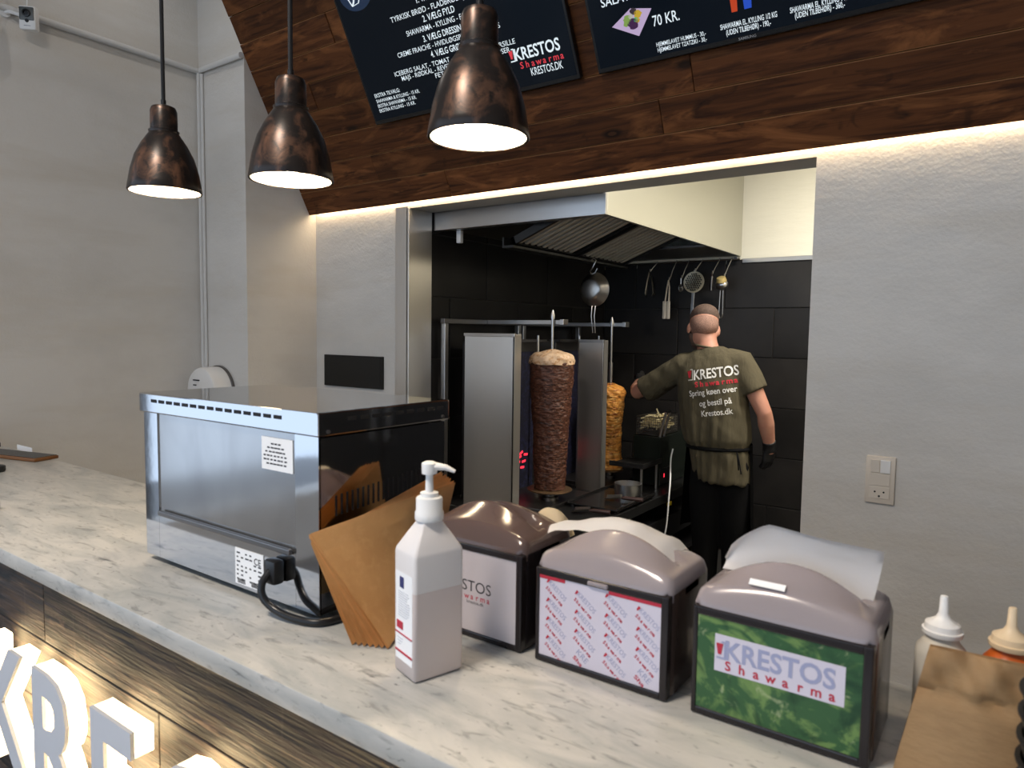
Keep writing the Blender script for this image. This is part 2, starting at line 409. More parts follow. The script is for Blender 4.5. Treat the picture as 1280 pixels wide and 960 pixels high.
# LED strip under the soffit
led = thing('led_strip_light', 'thin warm LED strip glowing under the bottom edge of the slanted plank soffit', 'light', (-.6, 2.725, 2.222))
MB().box((XC+.02, 2.723, 2.2505), (XR-.05, 2.749, 2.258)).obj('housing', WHITE, led, False)
MB().box((XC+.02, 2.725, 2.2455), (XR-.05, 2.748, 2.2503)).obj('diffuser', LEDM, led, False)

# kitchen lamp and added shop fill lamp
kl_t = thing('ceiling_light', 'long fluorescent kitchen lamp on the kitchen ceiling behind the lintel', 'light', (-.5, 3.75, 2.95))
MB().box((-1.1, 3.68, 2.90), (.3, 3.82, 2.95), .005).obj('housing', WHITE, kl_t, False)
kb_l = area('kitchen_lamp', (-.4, 3.75, 2.885), (0, 0, 0), 1.3, .14, KITCHEN_W, (1.0, .94, .84))
kb_l.parent = kl_t; kb_l.location = V((-.4, 3.75, 2.885)) - kl_t.location
kb_l.name = 'diffuser'
sp_t = thing('ceiling_spot', 'white ceiling spot lamp above the customer side of the counter', 'light', (-1.0, -.6, CEIL))
MB().lathe([(.05, CEIL-.14), (.06, CEIL-.14), (.06, CEIL)], (-1.0, -.6, 0), 20).obj('housing', WHITE, sp_t)
l = area('lamp', (-1.0, -.6, CEIL-.15), (0, 0, 0), .5, .5, SHOP_FILL_W, (1.0, .87, .74)); l.parent = sp_t; l.location = V((-1.0, -.6, CEIL-.15))-sp_t.location  # unseen lamp, added for general illumination

s2t = thing('ceiling_spot', 'second ceiling spot near the left wall above the security camera', 'light', (-3.35, 1.75, CEIL))
MB().lathe([(.04, CEIL-.06), (.045, CEIL-.06), (.045, CEIL)], (-3.35, 1.75, 0), 20).obj('housing', WHITE, s2t)
l = area('lamp', (-3.35, 1.75, CEIL-.065), (0, 0, 0), .05, .05, 1.8, (1.0, .93, .85)); l.parent = s2t; l.location = V((-3.35, 1.75, CEIL-.065))-s2t.location

# ================================================================== FRONT COUNTER
CT = 1.10
cb = thing('counter_base', 'front counter clad in dark charred wood planks under the marble top', 'counter', (-1.3, .8, 0))
MB().box((XL+.002, .575, 0), (1.6, 1.0, 1.067)).obj('carcass', BLACK, cb, False)
for r in range(8):
    z1 = 1.0655 - r*.131; z0 = max(z1 - .1295, .002)
    xs = [XL+.003] + {0: [-1.505, .2], 1: [-2.4, -1.08, .9], 2: [-1.75, -.2], 3: [-2.6, -1.2, .7]}.get(r, [-2.0 + .3*r, .1*r]) + [1.6]
    for a, b in zip(xs, xs[1:]):
        m = MB().box((0, 0, 0), (b-a-.002, .018 + random.uniform(0, .003), z1-z0), .0015, 1)
        o = m.obj('plank', BURNT, None, False); o.parent = cb; o.location = V((a, .556, z0)) - cb.location
tag(at(MB().box((XL+.001, .535, 1.068), (1.62, 1.02, CT), .003).obj('countertop', MARBLE), (-1.3, .78, 1.068)), 'long grey veined white marble countertop running along the front counter', 'countertop')

# backlit sign letters
sg = thing('backlit_sign', 'backlit white block letters glowing on the charred wood counter front', 'sign', (-1.0, .53, .69))
def stroke_letter(ch):
    W_, H_, T = .172, .25, .046
    def R(x0, y0, x1, y1): return [(x0, y0), (x1, y0), (x1, y1), (x0, y1)]
    return {'W': W_, 'H': H_, 'T': T}
LX = {'K': -1.655, 'R': -1.425, 'E': -1.195, 'S': -.975, 'T': -.765, 'O': -.555, 'S2': -.335}
for ch, x in LX.items():
    z0 = .69; up = (0, 0, 1)
    b = MB().text(ch[0], (x, .502, z0), (1, 0, 0), up, .345, 'L', .020, .90, 0)
    r = bmesh.ops.extrude_face_region(b.bm, geom=b.bm.faces[:])
    bmesh.ops.translate(b.bm, vec=(0, .006, 0), verts=[g for g in r['geom'] if isinstance(g, bmesh.types.BMVert)])
    L_ = b.obj('letter', LETTERW, sg, False)
    b = MB().text(ch[0], (x, .508, z0), (1, 0, 0), up, .345, 'L', .018, .90, 0)
    r = bmesh.ops.extrude_face_region(b.bm, geom=b.bm.faces[:])
    bmesh.ops.translate(b.bm, vec=(0, .024, 0), verts=[g for g in r['geom'] if isinstance(g, bmesh.types.BMVert)])
    b.obj('letter_side', SIGNGLOW, L_, False, label='warm glowing letter return')
    b = MB().text(ch[0], (x, .5325, z0), (1, 0, 0), up, .345, 'L', .017, .90, 0)
    r = bmesh.ops.extrude_face_region(b.bm, geom=b.bm.faces[:])
    bmesh.ops.translate(b.bm, vec=(0, .006, 0), verts=[g for g in r['geom'] if isinstance(g, bmesh.types.BMVert)])
    b.obj('led_backing', BACKGLOW, L_, False, label='bright warm LED edge behind the letter')

# ================================================================== OVEN
ov = thing('countertop_oven', 'polished stainless countertop oven with a glass back pane on the marble counter', 'oven', (-1.1, .82, CT))
OX0, OX1, OY0, OY1, OZ0, OZ1 = -1.357, -.842, .685, .972, 1.112, 1.427
for x in (OX0+.04, OX1-.04):
    for y in (OY0+.035, OY1-.035):
        MB().lathe([(.014, CT), (.016, CT+.012)], (x, y, 0), 12).obj('foot', RUBBER, ov)
OB = MB()
OB.box((OX0, OY1-.003, OZ0), (OX1, OY1, OZ1-.04)).box((OX0, OY0, OZ0), (OX0+.003, OY1, OZ1-.04)).box((OX1-.003, OY0, OZ0), (OX1, OY1, OZ1-.04)).box((OX0, OY0, OZ0), (OX1, OY1, OZ0+.003))
OB.obj('shell', MIRROR, ov, False)
fr_ = MB()   # rear face: stiles and rails round the pane
fr_.box((OX0, OY0-.002, OZ0), (-1.309, OY0+.002, OZ1-.03)).box((-.898, OY0-.002, OZ0), (OX1, OY0+.002, OZ1-.03))
fr_.box((-1.3085, OY0-.002, OZ0), (-.8985, OY0+.002, 1.201))
fr_.obj('frame', MIRROR, ov, False)
p_ = MB().box((-1.309, OY0+.0005, 1.201), (-.898, OY0+.0025, OZ1-.038)).obj('glass_pane', PANE, ov, False)
MB().box((-1.30, OY0-.010, 1.196), (-.905, OY0-.0022, 1.206), .002).obj('rail', STEELD, ov, False)
lid = MB().box((OX0-.006, OY0-.008, OZ1-.037), (OX1+.006, OY1+.006, OZ1), .0025).obj('lid', MIRROR, ov, False)
for i in range(15):
    x = -1.317 + i*.0268
    MB().box((x, OY0-.0088, OZ1-.0165), (x+.019, OY0-.0076, OZ1-.0105)).obj('vent_slot', SLOT, lid, False)
for i in range(9):
    y = OY0+.05+i*.0262
    MB().box((OX1+.0054, y, OZ1-.0165), (OX1+.0067, y+.018, OZ1-.0105)).obj('vent_slot', SLOT, lid, False)
for (y, z) in ((OY0+.012, OZ1-.03), (OY1-.012, OZ1-.03)):
    MB().lathe([(.003, 0), (.003, .002)], (0, 0, 0), 10, Matrix.Translation((OX1+.006, y, z)) @ Matrix.Rotation(PI/2, 4, 'Y')).obj('screw', STEELD, lid)
for i in range(22):
    y = OY0+.03+i*.0112; h = .033 if i % 2 else .033
    zz = 1.262 + .018*i/22
    MB().box((OX1-.0006, y, zz), (OX1+.0007, y+.0035, zz+h)).obj('side_vent', SLOT, ov, False)
st = MB().box((-.985, OY0-.0006, 1.325), (-.905, OY0+.0002, 1.378)).obj('warning_sticker', PAPER, ov, False, label='small white warning sticker')
t = MB()
for i in range(6):
    wd = (.03, .05, .06, .07, .07, .055)[i]
    for k in range(int(wd/.009)):
        x = -.945-wd/2+k*.009; t.box((x, OY0-.0009, 1.3665-i*.0065), (x+random.uniform(.005, .008), OY0-.0005, 1.3690-i*.0065))
t.obj('small_print', INK, st, False, kind='stuff')
st = MB().box((-1.060, OY0-.003, 1.118), (-.981, OY0-.0021, 1.180)).obj('rating_label', PAPER, ov, False, label='white rating plate label')
t = MB()
t.text('CE', (-1.006, OY0-.0033, 1.160), (1, 0, 0), (0, 0, 1), .016, 'L', .01)
for i in range(7):
    for k in range(6):
        if random.random() < .7 and not (i < 2 and k > 3):
            x = -1.055 + k*.012; t.box((x, OY0-.0034, 1.171-i*.0075), (x+random.uniform(.004, .010), OY0-.0031, 1.1735-i*.0075))
for k in range(14):
    t.box((-1.053+k*.0016, OY0-.0034, 1.120), (-1.0524+k*.0016, OY0-.0031, 1.128))
    t.box((-1.014+k*.002, OY0-.0034, 1.120), (-1.0130+k*.002, OY0-.0031, 1.129))
t.obj('rating_print', INK, st, False, kind='stuff')
cg = MB().box((-.954, OY0-.024, 1.146), (-.924, OY0-.0022, 1.186), .006).obj('cable_gland', BLACK, ov)
MB().tube(sm([(-.939, OY0-.020, 1.168), (-.941, OY0-.034, 1.150), (-.934, OY0-.036, 1.130), (-.910, OY0-.030, 1.114), (-.87, OY0-.022, 1.1075), (-.832, OY0-.005, 1.107), (-.822, OY0+.05, 1.107), (-.822, OY0+.2, 1.107)]), .0062, 10).obj('power_cord', BLACK, cg)

# ================================================================== SOAP / SANITISER BOTTLE
sb = thing('pump_bottle', 'translucent white square pump bottle half full of pinkish hand sanitiser', 'bottle', (-.597, .634, CT))
e1 = V((.30, .954, 0)); e2 = V((-.954, .30, 0)); base = V((-.597, .634, CT))
SBM = Matrix(((e1.x, e2.x, 0, base.x), (e1.y, e2.y, 0, base.y), (0, 0, 1, CT), (0, 0, 0, 1)))
LXs, LYs = .074, .056
def brings(prof, n=4):
    out = []
    for (ins, z, r) in prof:
        out.append([SBM @ V((x, y, z)) for x, y in rrect(ins, ins, LXs-ins, LYs-ins, r, n)])
    return out
MB().rings(brings([(.003, .0005, .004), (0, .004, .005), (0, .117, .005)])).obj('filled_body', GEL, sb, ang=60, label='lower half filled with pinkish gel')
def topring(k, z):   # blend from rounded rectangle to circle
    rr = rrect(0, 0, LXs, LYs, .005, 4); c = V((LXs/2, LYs/2)); out = []
    for x, y in rr:
        d = V((x, y)) - c; cdir = d.normalized()*.0155
        p = d*(1-k) + cdir*k; out.append(SBM @ V((c.x+p.x, c.y+p.y, z)))
    return out
MB().rings([topring(0, .1172), topring(0, .163), topring(.05, .168), topring(.62, .190), topring(.97, .203), topring(1, .210)]).obj('empty_body', HDPE, sb, ang=35)
cx_, cy_ = (SBM @ V((LXs/2, LYs/2, 0))).xy
MB().lathe([(.0185, CT+.204), (.019, CT+.206), (.019, CT+.214), (.0175, CT+.216), (.0175, CT+.232), (.0165, CT+.234), (.012, CT+.235), (.012, CT+.240), (.007, CT+.241)], (cx_, cy_, 0), 28).obj('collar', WHITE, sb)
pt = MB().lathe([(.0055, CT+.238), (.0048, CT+.264), (.010, CT+.265), (.0105, CT+.276), (.010, CT+.279), (.006, CT+.281)], (cx_, cy_, 0), 20).obj('pump_head', WHITE, sb)
sd = V((.86, .50, 0)).normalized()
sp0 = V((cx_, cy_, CT+.2745)); 
MB().tube([sp0-sd*.006, sp0+sd*.01, sp0+sd*.022+V((0, 0, -.001)), sp0+sd*.034+V((0, 0, -.006))], [.0075, .0075, .0055, .0032], 12, flat=.7).obj('spout', WHITE, pt)
# label on the left face
q = lambda x, z, o=.0004: SBM @ V((-o, x, z))
lab = MB().prism([(.006, .020), (LYs-.006, .020), (LYs-.006, .138), (.006, .138)], Matrix(((0, 0, -e1.x, 0), (0, 0, -e1.y, 0), (0, 1, 0, 0), (0, 0, 0, 1))) if False else frame(SBM @ V((-.0002, 0, 0)), e2, (0, 0, 1)), .0004).obj('paper_label', PAPER, sb, False, label='white printed side label')
LF = frame(SBM @ V((-.0002, 0, 0)), -e2, (0, 0, 1)) @ Matrix.Translation((-LYs, 0, 0))
def lbox(b, x0, z0, x1, z1, t=.0009): b.obox(LF, (x0, z0, -.0002), (x1, z1, t)); return b
lbox(MB(), .018, .118, .028, .132).obj('label_emblem', NAVY, lab, False)
for q_ in ((.010, .062, .026, .072), (.006, .055, .050, .0565), (.006, .030, .050, .0325)): lbox(MB(), *q_).obj('label_band', REDINK, lab, False)
b = MB()
for i in range(11):
    lbox(b, .014, .112-i*.0032, .014+random.uniform(.02, .03), .1128-i*.0032)
for i in range(3): lbox(b, .012, .049-i*.004, .012+random.uniform(.008, .02), .050-i*.004)
b.obj('label_print', mat('light_ink', (.60, .61, .65), .7), lab, False, kind='stuff')

# ================================================================== NAPKIN DISPENSERS
def cover_z(u, v, arch):      # u across -1..1, v depth 0..1
    ex = (1-min(1, abs(u))**12)**.5
    s_ = min(v, 1-v)
    h = .022*ex*(1-(1-min(1, s_/.13))**1.8)
    A_ = max(0, 1-(u/.86)**2)**1.15
    if v < .40: g = min(1, max(0, v-.05)/.31)
    elif v < .46: g = 1-(v-.40)/.06*1.1
    elif v < .58: g = -.30
    elif v < .64: g = (v-.58)/.06*.7
    else: g = .7*min(1, (1-v)/.30)
    return h + arch*A_*g*ex
def dispenser(label, x0, coverm, facem, facelab, top=1.232, depth=.136, wdt=.199):
    d = thing('napkin_dispenser', label, 'napkin dispenser', (x0+wdt/2, .79+depth/2, CT), 'smoky napkin dispensers on the counter')
    y0 = .79; y1 = y0+depth; x1 = x0+wdt
    P = rrect(x0, y0, x1, y1, .016, 5)
    b = MB()
    I = rrect(x0+.004, y0+.004, x1-.004, y1-.004, .014, 5)
    b.rings([[V((x, y, CT)) for x, y in I], [V((x, y, CT+.004)) for x, y in P], [V((x, y, top)) for x, y in P]])
    bd = b.obj('body', DISPF if coverm is SMOKE else DISPB, d)
    # front bezel
    b = MB()
    fx0, fx1, fz0, fz1 = x0+.010, x1-.012, CT+.010, top-.010
    b.box((x0+.004, y0-.004, CT+.001), (fx0, y0+.01, top), .002).box((fx1, y0-.004, CT+.001), (x1-.002, y0+.01, top), .002)
    b.box((fx0-.001, y0-.004, CT+.001), (fx1+.001, y0+.01, fz0), .002).box((fx0-.001, y0-.004, fz1), (fx1+.001, y0+.01, top), .002)
    b.obj('bezel', DISPB, d, False)
    fp = MB().box((fx0, y0-.0022, fz0), (fx1, y0+.002, fz1)).obj('display_card', facem, d, False, label=facelab)
    arch = .031
    def fn(u, v):
        U = u*2-1; pl_ = 1-.085*(abs(U)**12)*(abs(2*v-1)**12); x = x0+wdt/2+(wdt/2)*U*pl_; y = y0+depth/2+(depth/2+.001)*(2*v-1)*pl_
        # round the plan corners
        return (x, y, top+.0005 + cover_z(U, v, arch))
    n_u, n_v = 40, 50
    b = MB().grid(fn, n_u, n_v)
    # skirt down to the body
    bedges = [e for e in b.bm.edges if e.is_boundary]
    r = bmesh.ops.extrude_edge_only(b.bm, edges=bedges)
    for vtx in [g for g in r['geom'] if isinstance(g, bmesh.types.BMVert)]: vtx.co.z = top-.010
    bmesh.ops.solidify(b.bm, geom=b.bm.faces[:], thickness=-.0022) if False else None
    cv = b.obj('cover', coverm, d, ang=50, label='translucent smoky cover')
    sm = cv.modifiers.new('s', 'SOLIDIFY'); sm.thickness = .0022; sm.offset = -1
    MB().box((x0+.02, y0+.016, top-.03), (x1-.02, y1-.016, top+.012), .004).obj('napkin_stack', NAPKIN if coverm is SMOKE else CREAMNAP, d, True)
    return d, fp, (fx0, fx1, fz0, fz1, y0-.0024)
def emblem(br, bw, x, y, z, s, r=(1, 0, 0), u=(0, 0, 1), off=(0, -1, 0)):
    """bracket with a red kebab cone; s = cap height"""
    r = V(r).normalized(); u = V(u).normalized(); M = frame(V((x, y, z)), r, u)
    br.prism([(-.22*s, .22*s), (-.02*s, .22*s), (.10*s, .92*s), (-.34*s, .92*s)], M, .0003)
    bw.prism([(-.30*s, -.05*s), (.26*s, -.05*s), (.26*s, 1.08*s), (-.02*s, 1.08*s), (-.02*s, .98*s), (.16*s, .98*s), (.16*s, .06*s), (-.30*s, .06*s)], M, .0003)

d1, f1, (a0, a1, c0, c1, fy) = dispenser('dark brown napkin dispenser with plain grey card, behind the pump bottle', -.735, SMOKEB, PALECARD, 'pale grey card with shop lettering', 1.240)
t = MB().text('KRESTOS', (-.592, fy, 1.170), (1, 0, 0), (0, 0, 1), .0235, 'R', .0, 1.0); t.obj('lettering', INK, f1, False)
t = MB()
tr = MB()
for i, ch in enumerate('Shawarma'): tr.text(ch, (-.667+i*.0100, fy, 1.158), (1, 0, 0), (0, 0, 1), .0125, 'C', .01)
tr.obj('red_lettering', REDINK, f1, False)
MB().text('krestos.dk', (-.605, fy, 1.1515), (1, 0, 0), (0, 0, 1), .0075, 'R').obj('small_lettering', INK, f1, False)

d2, f2, (a0, a1, c0, c1, fy) = dispenser('napkin dispenser showing a white card of small repeated diagonal logos', -.518, SMOKE, LILAC, 'white card with repeated diagonal lettering')
tb, tr = MB(), MB()
an = math.radians(-38); R_ = V((math.cos(an), 0, math.sin(an))); U_ = V((-math.sin(an), 0, math.cos(an)))
for i in range(4):
    for j in range(5):
        x = a0+.010+i*.0445; z = c1-.010-j*.0262-(.0 if i % 2 == 0 else .006)
        if z-.028 < c0-.006 or z > c1-.004:
            if z-.012 < c0: continue
            tb.text('KRE', (x+.004, fy, z), R_, U_, .0115, 'L'); tr.text('Sha', (x-.001, fy, z-.008), R_, U_, .0080, 'L', .02, 1.5); continue
        tb.text('KRESTOS', (x+.004, fy, z), R_, U_, .0098, 'L', 0.0, .82)
        for k, ch in enumerate('Shawarma'):
            p = V((x-.001, fy, z-.0075)) + R_*(k*.0043); tr.text(ch, p, R_, U_, .0066, 'L', .03)
        tr.prism([(-.0012, .001), (.0008, .001), (.0018, .007), (-.002, .007)], frame((x+.001, fy, z), R_, U_), .0002)
tb.obj('lettering', BLUEINK, f2, False, kind='stuff'); tr.obj('red_lettering', REDINK, f2, False, kind='stuff')
MB().box((a0, fy-.0004, c1-.0045), (a0+.040, fy, c1+.0005)).obj('red_band', REDINK, f2, False)
MB().box((a0+.105, fy-.0004, c1-.0045), (a1, fy, c1+.0005)).obj('red_band', REDINK, f2, False)
MB().box((a0+.075, .783, 1.224), (a0+.105, .788, 1.230), .002).obj('clear_catch', SMOKE, d2, True)

d3, f3, (a0, a1, c0, c1, fy) = dispenser('nearest napkin dispenser, with the green lettuce picture and shop name on its front', -.294, SMOKE, LETTUCE, 'green lettuce photograph card')
lw = MB().box((a0+.021, fy-.0004, 1.160), (a1-.016, fy+.0004, 1.204)).obj('name_plate', LILAC, f3, False)
t = MB().text('KRESTOS', (a0+.0335, fy-.0008, 1.1765), (1, 0, 0), (0, 0, 1), .0315, 'L', .022, .93); 
er, ew = MB(), t
emblem(er, ew, a0+.029, fy-.0007, 1.1765, .0185)
for i, ch in enumerate('Shawarma'): er.text(ch, (a0+.037+i*.0160, fy-.0008, 1.1635), (1, 0, 0), (0, 0, 1), .0155, 'C', .02)
t.obj('lettering', BLUEINK, lw, False); er.obj('red_lettering', REDINK, lw, False)
MB().obox(frame((-.232, .8045, 1.2645), (1, 0, 0), (0, .75, .62)), (0, 0, 0), (.040, .008, .0008)).obj('white_sticker', PAPER, d3, False)

# napkins sticking out of the slots
def napkin(name, label, fn, m, nu=24, nv=10, t=.0012, origin=(0, 0, 0)):
    o = MB().grid(fn, nu, nv, t).obj(name, m, ang=80); return tag(at(o, origin), label, 'napkin', 'napkins pulled from the dispensers')
def nap3(u, v):
    x = -.283 + .172*u + .008*v*u; hh = (.012+.052*min(1, (u/.28))**.55*(1 - .12*max(0, u-.35)/.65))
    if u > .8: hh *= 1
    z0 = 1.256 - .004*u
    z = z0 + hh*v*(1.0)
    y = .866 + .020*math.sin(v*PI*.55) - .012*v*v + .004*math.sin(u*7)
    return (x, y, z)
napkin('napkin', 'tall white paper napkin standing up out of the lettuce picture dispenser', nap3, NAPKIN, origin=(-.2, .866, 1.256))
def nap2(u, v):
    x = -.560 + .226*u; P = [1.262, 1.276, 1.285, 1.290, 1.291, 1.281, 1.254, 1.234]
    k = min(u*6, 5.999); i = int(k); f = k-i; f = f*f*(3-2*f); zt = P[i]*(1-f)+P[i+1]*f
    y = .857 + .070*v + .004*math.sin(u*6)
    return (x, y, zt - .014*(1-v)**3 - .030*max(0, v-.35)**1.5 + .002*math.sin(u*11+v*4))
napkin('napkin', 'flopped white napkin lying across the top of the repeated logo dispenser', nap2, NAPKIN, 30, 12, origin=(-.42, .87, 1.262))
def nap1(u, v):
    a, b_ = 2*u-1, 2*v-1
    return (-.572 + .031*a, .915 + .022*b_, 1.236 + .043*math.sqrt(max(0, 1-a*a))**.8*math.sqrt(max(0, 1-.9*b_*b_)))
napkin('napkin', 'cream napkin, shade put into its colour, arching out of the dark brown dispenser', nap1, CREAMNAP, 20, 6, origin=(-.573, .88, 1.24))

# ================================================================== PAPER BAGS LEANING ON THE OVEN
NB = 7
A, B_, T_, R_ = V((-.695, .684, CT+.002)), V((-.832, .657, 1.248)), V((-.730, .872, 1.304)), V((-.778, .87, 1.13))
dA, dB, dT, dR = V((-.0082, -.0036, 0)), V((-.0013, .0018, -.0030)), V((-.0062, .001, .0022)), V((-.0064, 0, 0))
for k in range(NB-1, -1, -1):
    j = lambda s=.0025: V((random.uniform(-s, s)*.3, random.uniform(-s, s)*.3, abs(random.uniform(-s, s))*.6))
    a, b, t, r = A+dA*k, B_+dB*k+j(), T_+dT*k+j(.004), R_+dR*k+j()
    desc = ['front brown paper bag of the leaning stack beside the pump bottle', 'second brown paper bag from the front of the stack leaning on the oven', 'third brown paper bag from the front of the stack leaning on the oven',
            'fourth brown paper bag from the front of the stack leaning on the oven', 'fifth brown paper bag from the front of the stack leaning on the oven', 'sixth brown paper bag from the front of the stack leaning on the oven', 'rearmost brown paper bag of the leaning stack, against the oven side'][k]
    bt = thing('paper_bag', desc, 'bag', a, 'brown paper bags stacked beside the oven')
    nn = (r-a).cross(b-a).normalized()
    if nn.y > 0: nn = -nn
    def pan(off, amp, ins=0, k=k, a=a, b=b, t=t, r=r, nn=nn):
        def fn(u, v):
            uu = ins + u*(1-2*ins); p = (a*(1-uu)+r*uu)*(1-v) + (b*(1-uu)+t*uu)*v
            edge = min(1, 8*u*(1-u))*min(1, 8*v*(1-v))
            return p + nn*(off + amp*edge*math.sin(u*8+k)*math.sin(v*6+k*2) + .004*edge)
        return fn
    MB().grid(pan(.0012, .0016), 14, 12, .0012).obj('front_panel', KRAFT, bt, True, ang=60)
    MB().grid(pan(-.0014, .0008, .004), 6, 6, .0012).obj('back_panel', KRAFT, bt, True, ang=60)
    def strip(u, v, f=pan(.0030, .0016)): return f(.012+.11*u, .02+.93*v)
    MB().grid(strip, 3, 12, .0005).obj('folded_gusset', KRAFT, bt, True, ang=60)

# single bag in the right corner
nb = thing('paper_bag', 'lone pale brown paper bag with creased top, in front of the squeeze bottles', 'bag', (-.01, .80, CT))
MB_ = frame((-.077, .803, CT+.0005), (1, .06, 0), (0, .24, 1))
def lone(u, v):
    x = .115*u; y = .1325*v
    x += .027*v*(1-u)
    z = .010*math.sin(PI*u)*(1-v)**.5 + (.006*math.sin(15*u+5*v)*math.sin(13*v+4*u)*min(1, (v-.6)/.08) if v > .6 else 0) - .006*math.exp(-((v-.66)/.05)**2)
    return MB_ @ V((x, y, z))
MB().grid(lone, 24, 24, .0008).obj('front_panel', KRAFT2, nb, ang=60)
def lone2(u, v): return MB_ @ V((.115*u + .027*v*(1-u), .134*v, -.012*(1-v)-.006))
MB().grid(lone2, 4, 6, .0008).obj('back_panel', KRAFT2, nb)

# squeeze bottles
def squeeze(label, x, y, bodym, capm):
    b = thing('squeeze_bottle', label, 'bottle', (x, y, CT), 'squeeze bottles behind the lone bag')
    R_ = .0265
    MB().lathe([(R_*.93, CT), (R_, CT+.004), (R_, CT+.090), (R_*.95, CT+.098), (R_*.72, CT+.106), (R_*.62, CT+.110), (R_*.6, CT+.116)], (x, y, 0), 28).obj('body', bodym, b)
    c = MB().lathe([(R_*.76, CT+.1145), (R_*.78, CT+.116), (R_*.78, CT+.120), (R_*.70, CT+.1205), (R_*.66, CT+.127), (R_*.3, CT+.133), (.0050, CT+.139), (.0040, CT+.158), (.0034, CT+.159)], (x, y, 0), 28).obj('nozzle_cap', capm, b)
    return b
squeeze('cloudy white squeeze bottle with a white nozzle cap behind the lone paper bag', -.046, .92, MILKY, WHITE)
s2 = squeeze('orange sauce squeeze bottle with an ivory nozzle at the right edge', .0175, .925, SAUCE, IVORY)
MB().obox(frame((.022, .898, CT+.086), (1, .25, 0), (0, 0, 1)), (0, -.02, -.0005), (.03, .012, .0012)).obj('leaf_label', GREENM, s2, False, label='pale green label')
# stack of black bowls
for i in range(7):
    z = CT + .0005 + i*.021
    nm = ['lowest', 'second lowest', 'third lowest', 'middle', 'third highest', 'second highest', 'topmost'][i]
    bw = thing('black_bowl', '%s black round bowl in the stack at the right edge of the counter' % nm, 'bowl', (.076, .748, z), 'black bowls stacked at the right edge')
    MB().lathe([(.045, z), (.048, z+.002), (.0525, z+.017), (.054, z+.0185), (.054, z+.0205), (.050, z+.0207), (.046, z+.008)], (.076, .748, 0), 36).obj('bowl_body', RUBBER, bw)

# things at the far left end of the counter
ph = thing('notepad', 'dark folder with a brown leather edge lying at the left end of the counter', 'notepad', (-2.68, .95, CT))
PM = frame((-2.640, 1.009, CT), (-1, -.06, 0), (0, -1, 0))
PM = frame((-2.95, .915, CT), (1, .26, 0), (-.26, 1, 0))
MB().obox(PM, (0, -.045, .0005), (.33, .040, .012), .003).obj('leather_edge', LEATHER, ph)
MB().obox(PM, (.006, -.040, .0122), (.325, .036, .0135)).obj('cover_sheet', BLACK, ph, False)
tag(at(MB().lathe([(.018, CT), (.022, CT+.004), (.022, CT+.018), (.016, CT+.021)], (-2.535, .822, 0), 20).obj('black_pot', BLACK), (-2.535, .822, CT)), 'small black round pot by the folder at the left edge', 'pot')
tag(at(MB().lathe([(.012, CT), (.016, CT+.003), (.016, CT+.02), (.012, CT+.023)], (-2.01, .638, 0), 20).obj('black_stopper', BLACK), (-2.01, .638, CT)), 'tiny black stopper near the counter edge at the far left', 'stopper')
tag(at(MB().box((-3.12, .96, CT), (-3.035, 1.0, CT+.022), .006).obj('card_terminal', BLACK), (-3.06, .98, CT)), 'black card terminal on the left counter end behind the folder', 'card terminal')
tag(at(MB().box((-2.99, 1.035, 1.05), (-2.86, 1.037, 1.112)).obj('paper_note', PAPER), (-2.92, 1.036, 1.05)), 'white paper note sticking up behind the left counter edge', 'note')

# ================================================================== PENDANT LAMPS
def pendant(label, x, y, zr, tilt=0):
    p = thing('pendant_lamp', label, 'lamp', (x, y, zr), 'aged copper pendant lamps over the counter')
    S = 1.0
    prof = [(.0835, 0), (.085, .002), (.0825, .018), (.077, .05), (.067, .085), (.053, .113), (.040, .133), (.033, .143)]
    inn = [(r-.0035, z+.001) for r, z in prof[::-1]]
    inn[-1] = (.0815, .0005)
    b = MB().lathe(prof + inn, (0, 0, 0), 44, cap=False, M=None)
    def place(bb): bmesh.ops.translate(bb.bm, vec=(x, y, zr), verts=bb.bm.verts[:]); return bb
    place(b).obj('shade', COPPER, p, ang=50)
    place(MB().lathe([(r-.0042, z+.0015) for r, z in prof], (0, 0, 0), 44, cap=False)).obj('shade_lining', LAMPIN, p, label='white shade lining')
    place(MB().lathe([(.034, .141), (.0345, .146), (.031, .148), (.0305, .195), (.027, .204), (.018, .208), (.006, .209)], (0, 0, 0), 32)).obj('socket_cap', COPPER, p)
    place(MB().lathe([(.0345, .1455), (.0352, .1475), (.0330, .149)], (0, 0, 0), 32)).obj('collar_ring', COPPER, p)
    place(MB().lathe([(.0062, .205), (.0062, .222)], (0, 0, 0), 14)).obj('cord_grip', BLACK, p)
    place(MB().tube([(0, 0, .215), (0, 0, CEIL-zr-.03)], .0048, 8)).obj('cord', BLACK, p)
    place(MB().lathe([(.055, CEIL-zr-.035), (.055, CEIL-zr)], (0, 0, 0), 24)).obj('ceiling_rose', BLACK, p)
    bl = MB()
    bmesh.ops.create_uvsphere(bl.bm, u_segments=20, v_segments=12, radius=.036)
    bmesh.ops.translate(bl.bm, vec=(0, 0, .052), verts=bl.bm.verts[:])
    bl.lathe([(.014, .08), (.014, .14)], (0, 0, 0), 14)
    place(bl).obj('bulb', BULB, p)
pendant('leftmost of the three aged copper pendant lamps, in front of the grey left wall', -1.718, .93, 1.884)
pendant('middle of the three aged copper pendant lamps, near the left end of the planks', -1.226, .93, 1.857)
pendant('rightmost of the three aged copper pendant lamps, in front of the first menu screen', -.736, .93, 1.870)

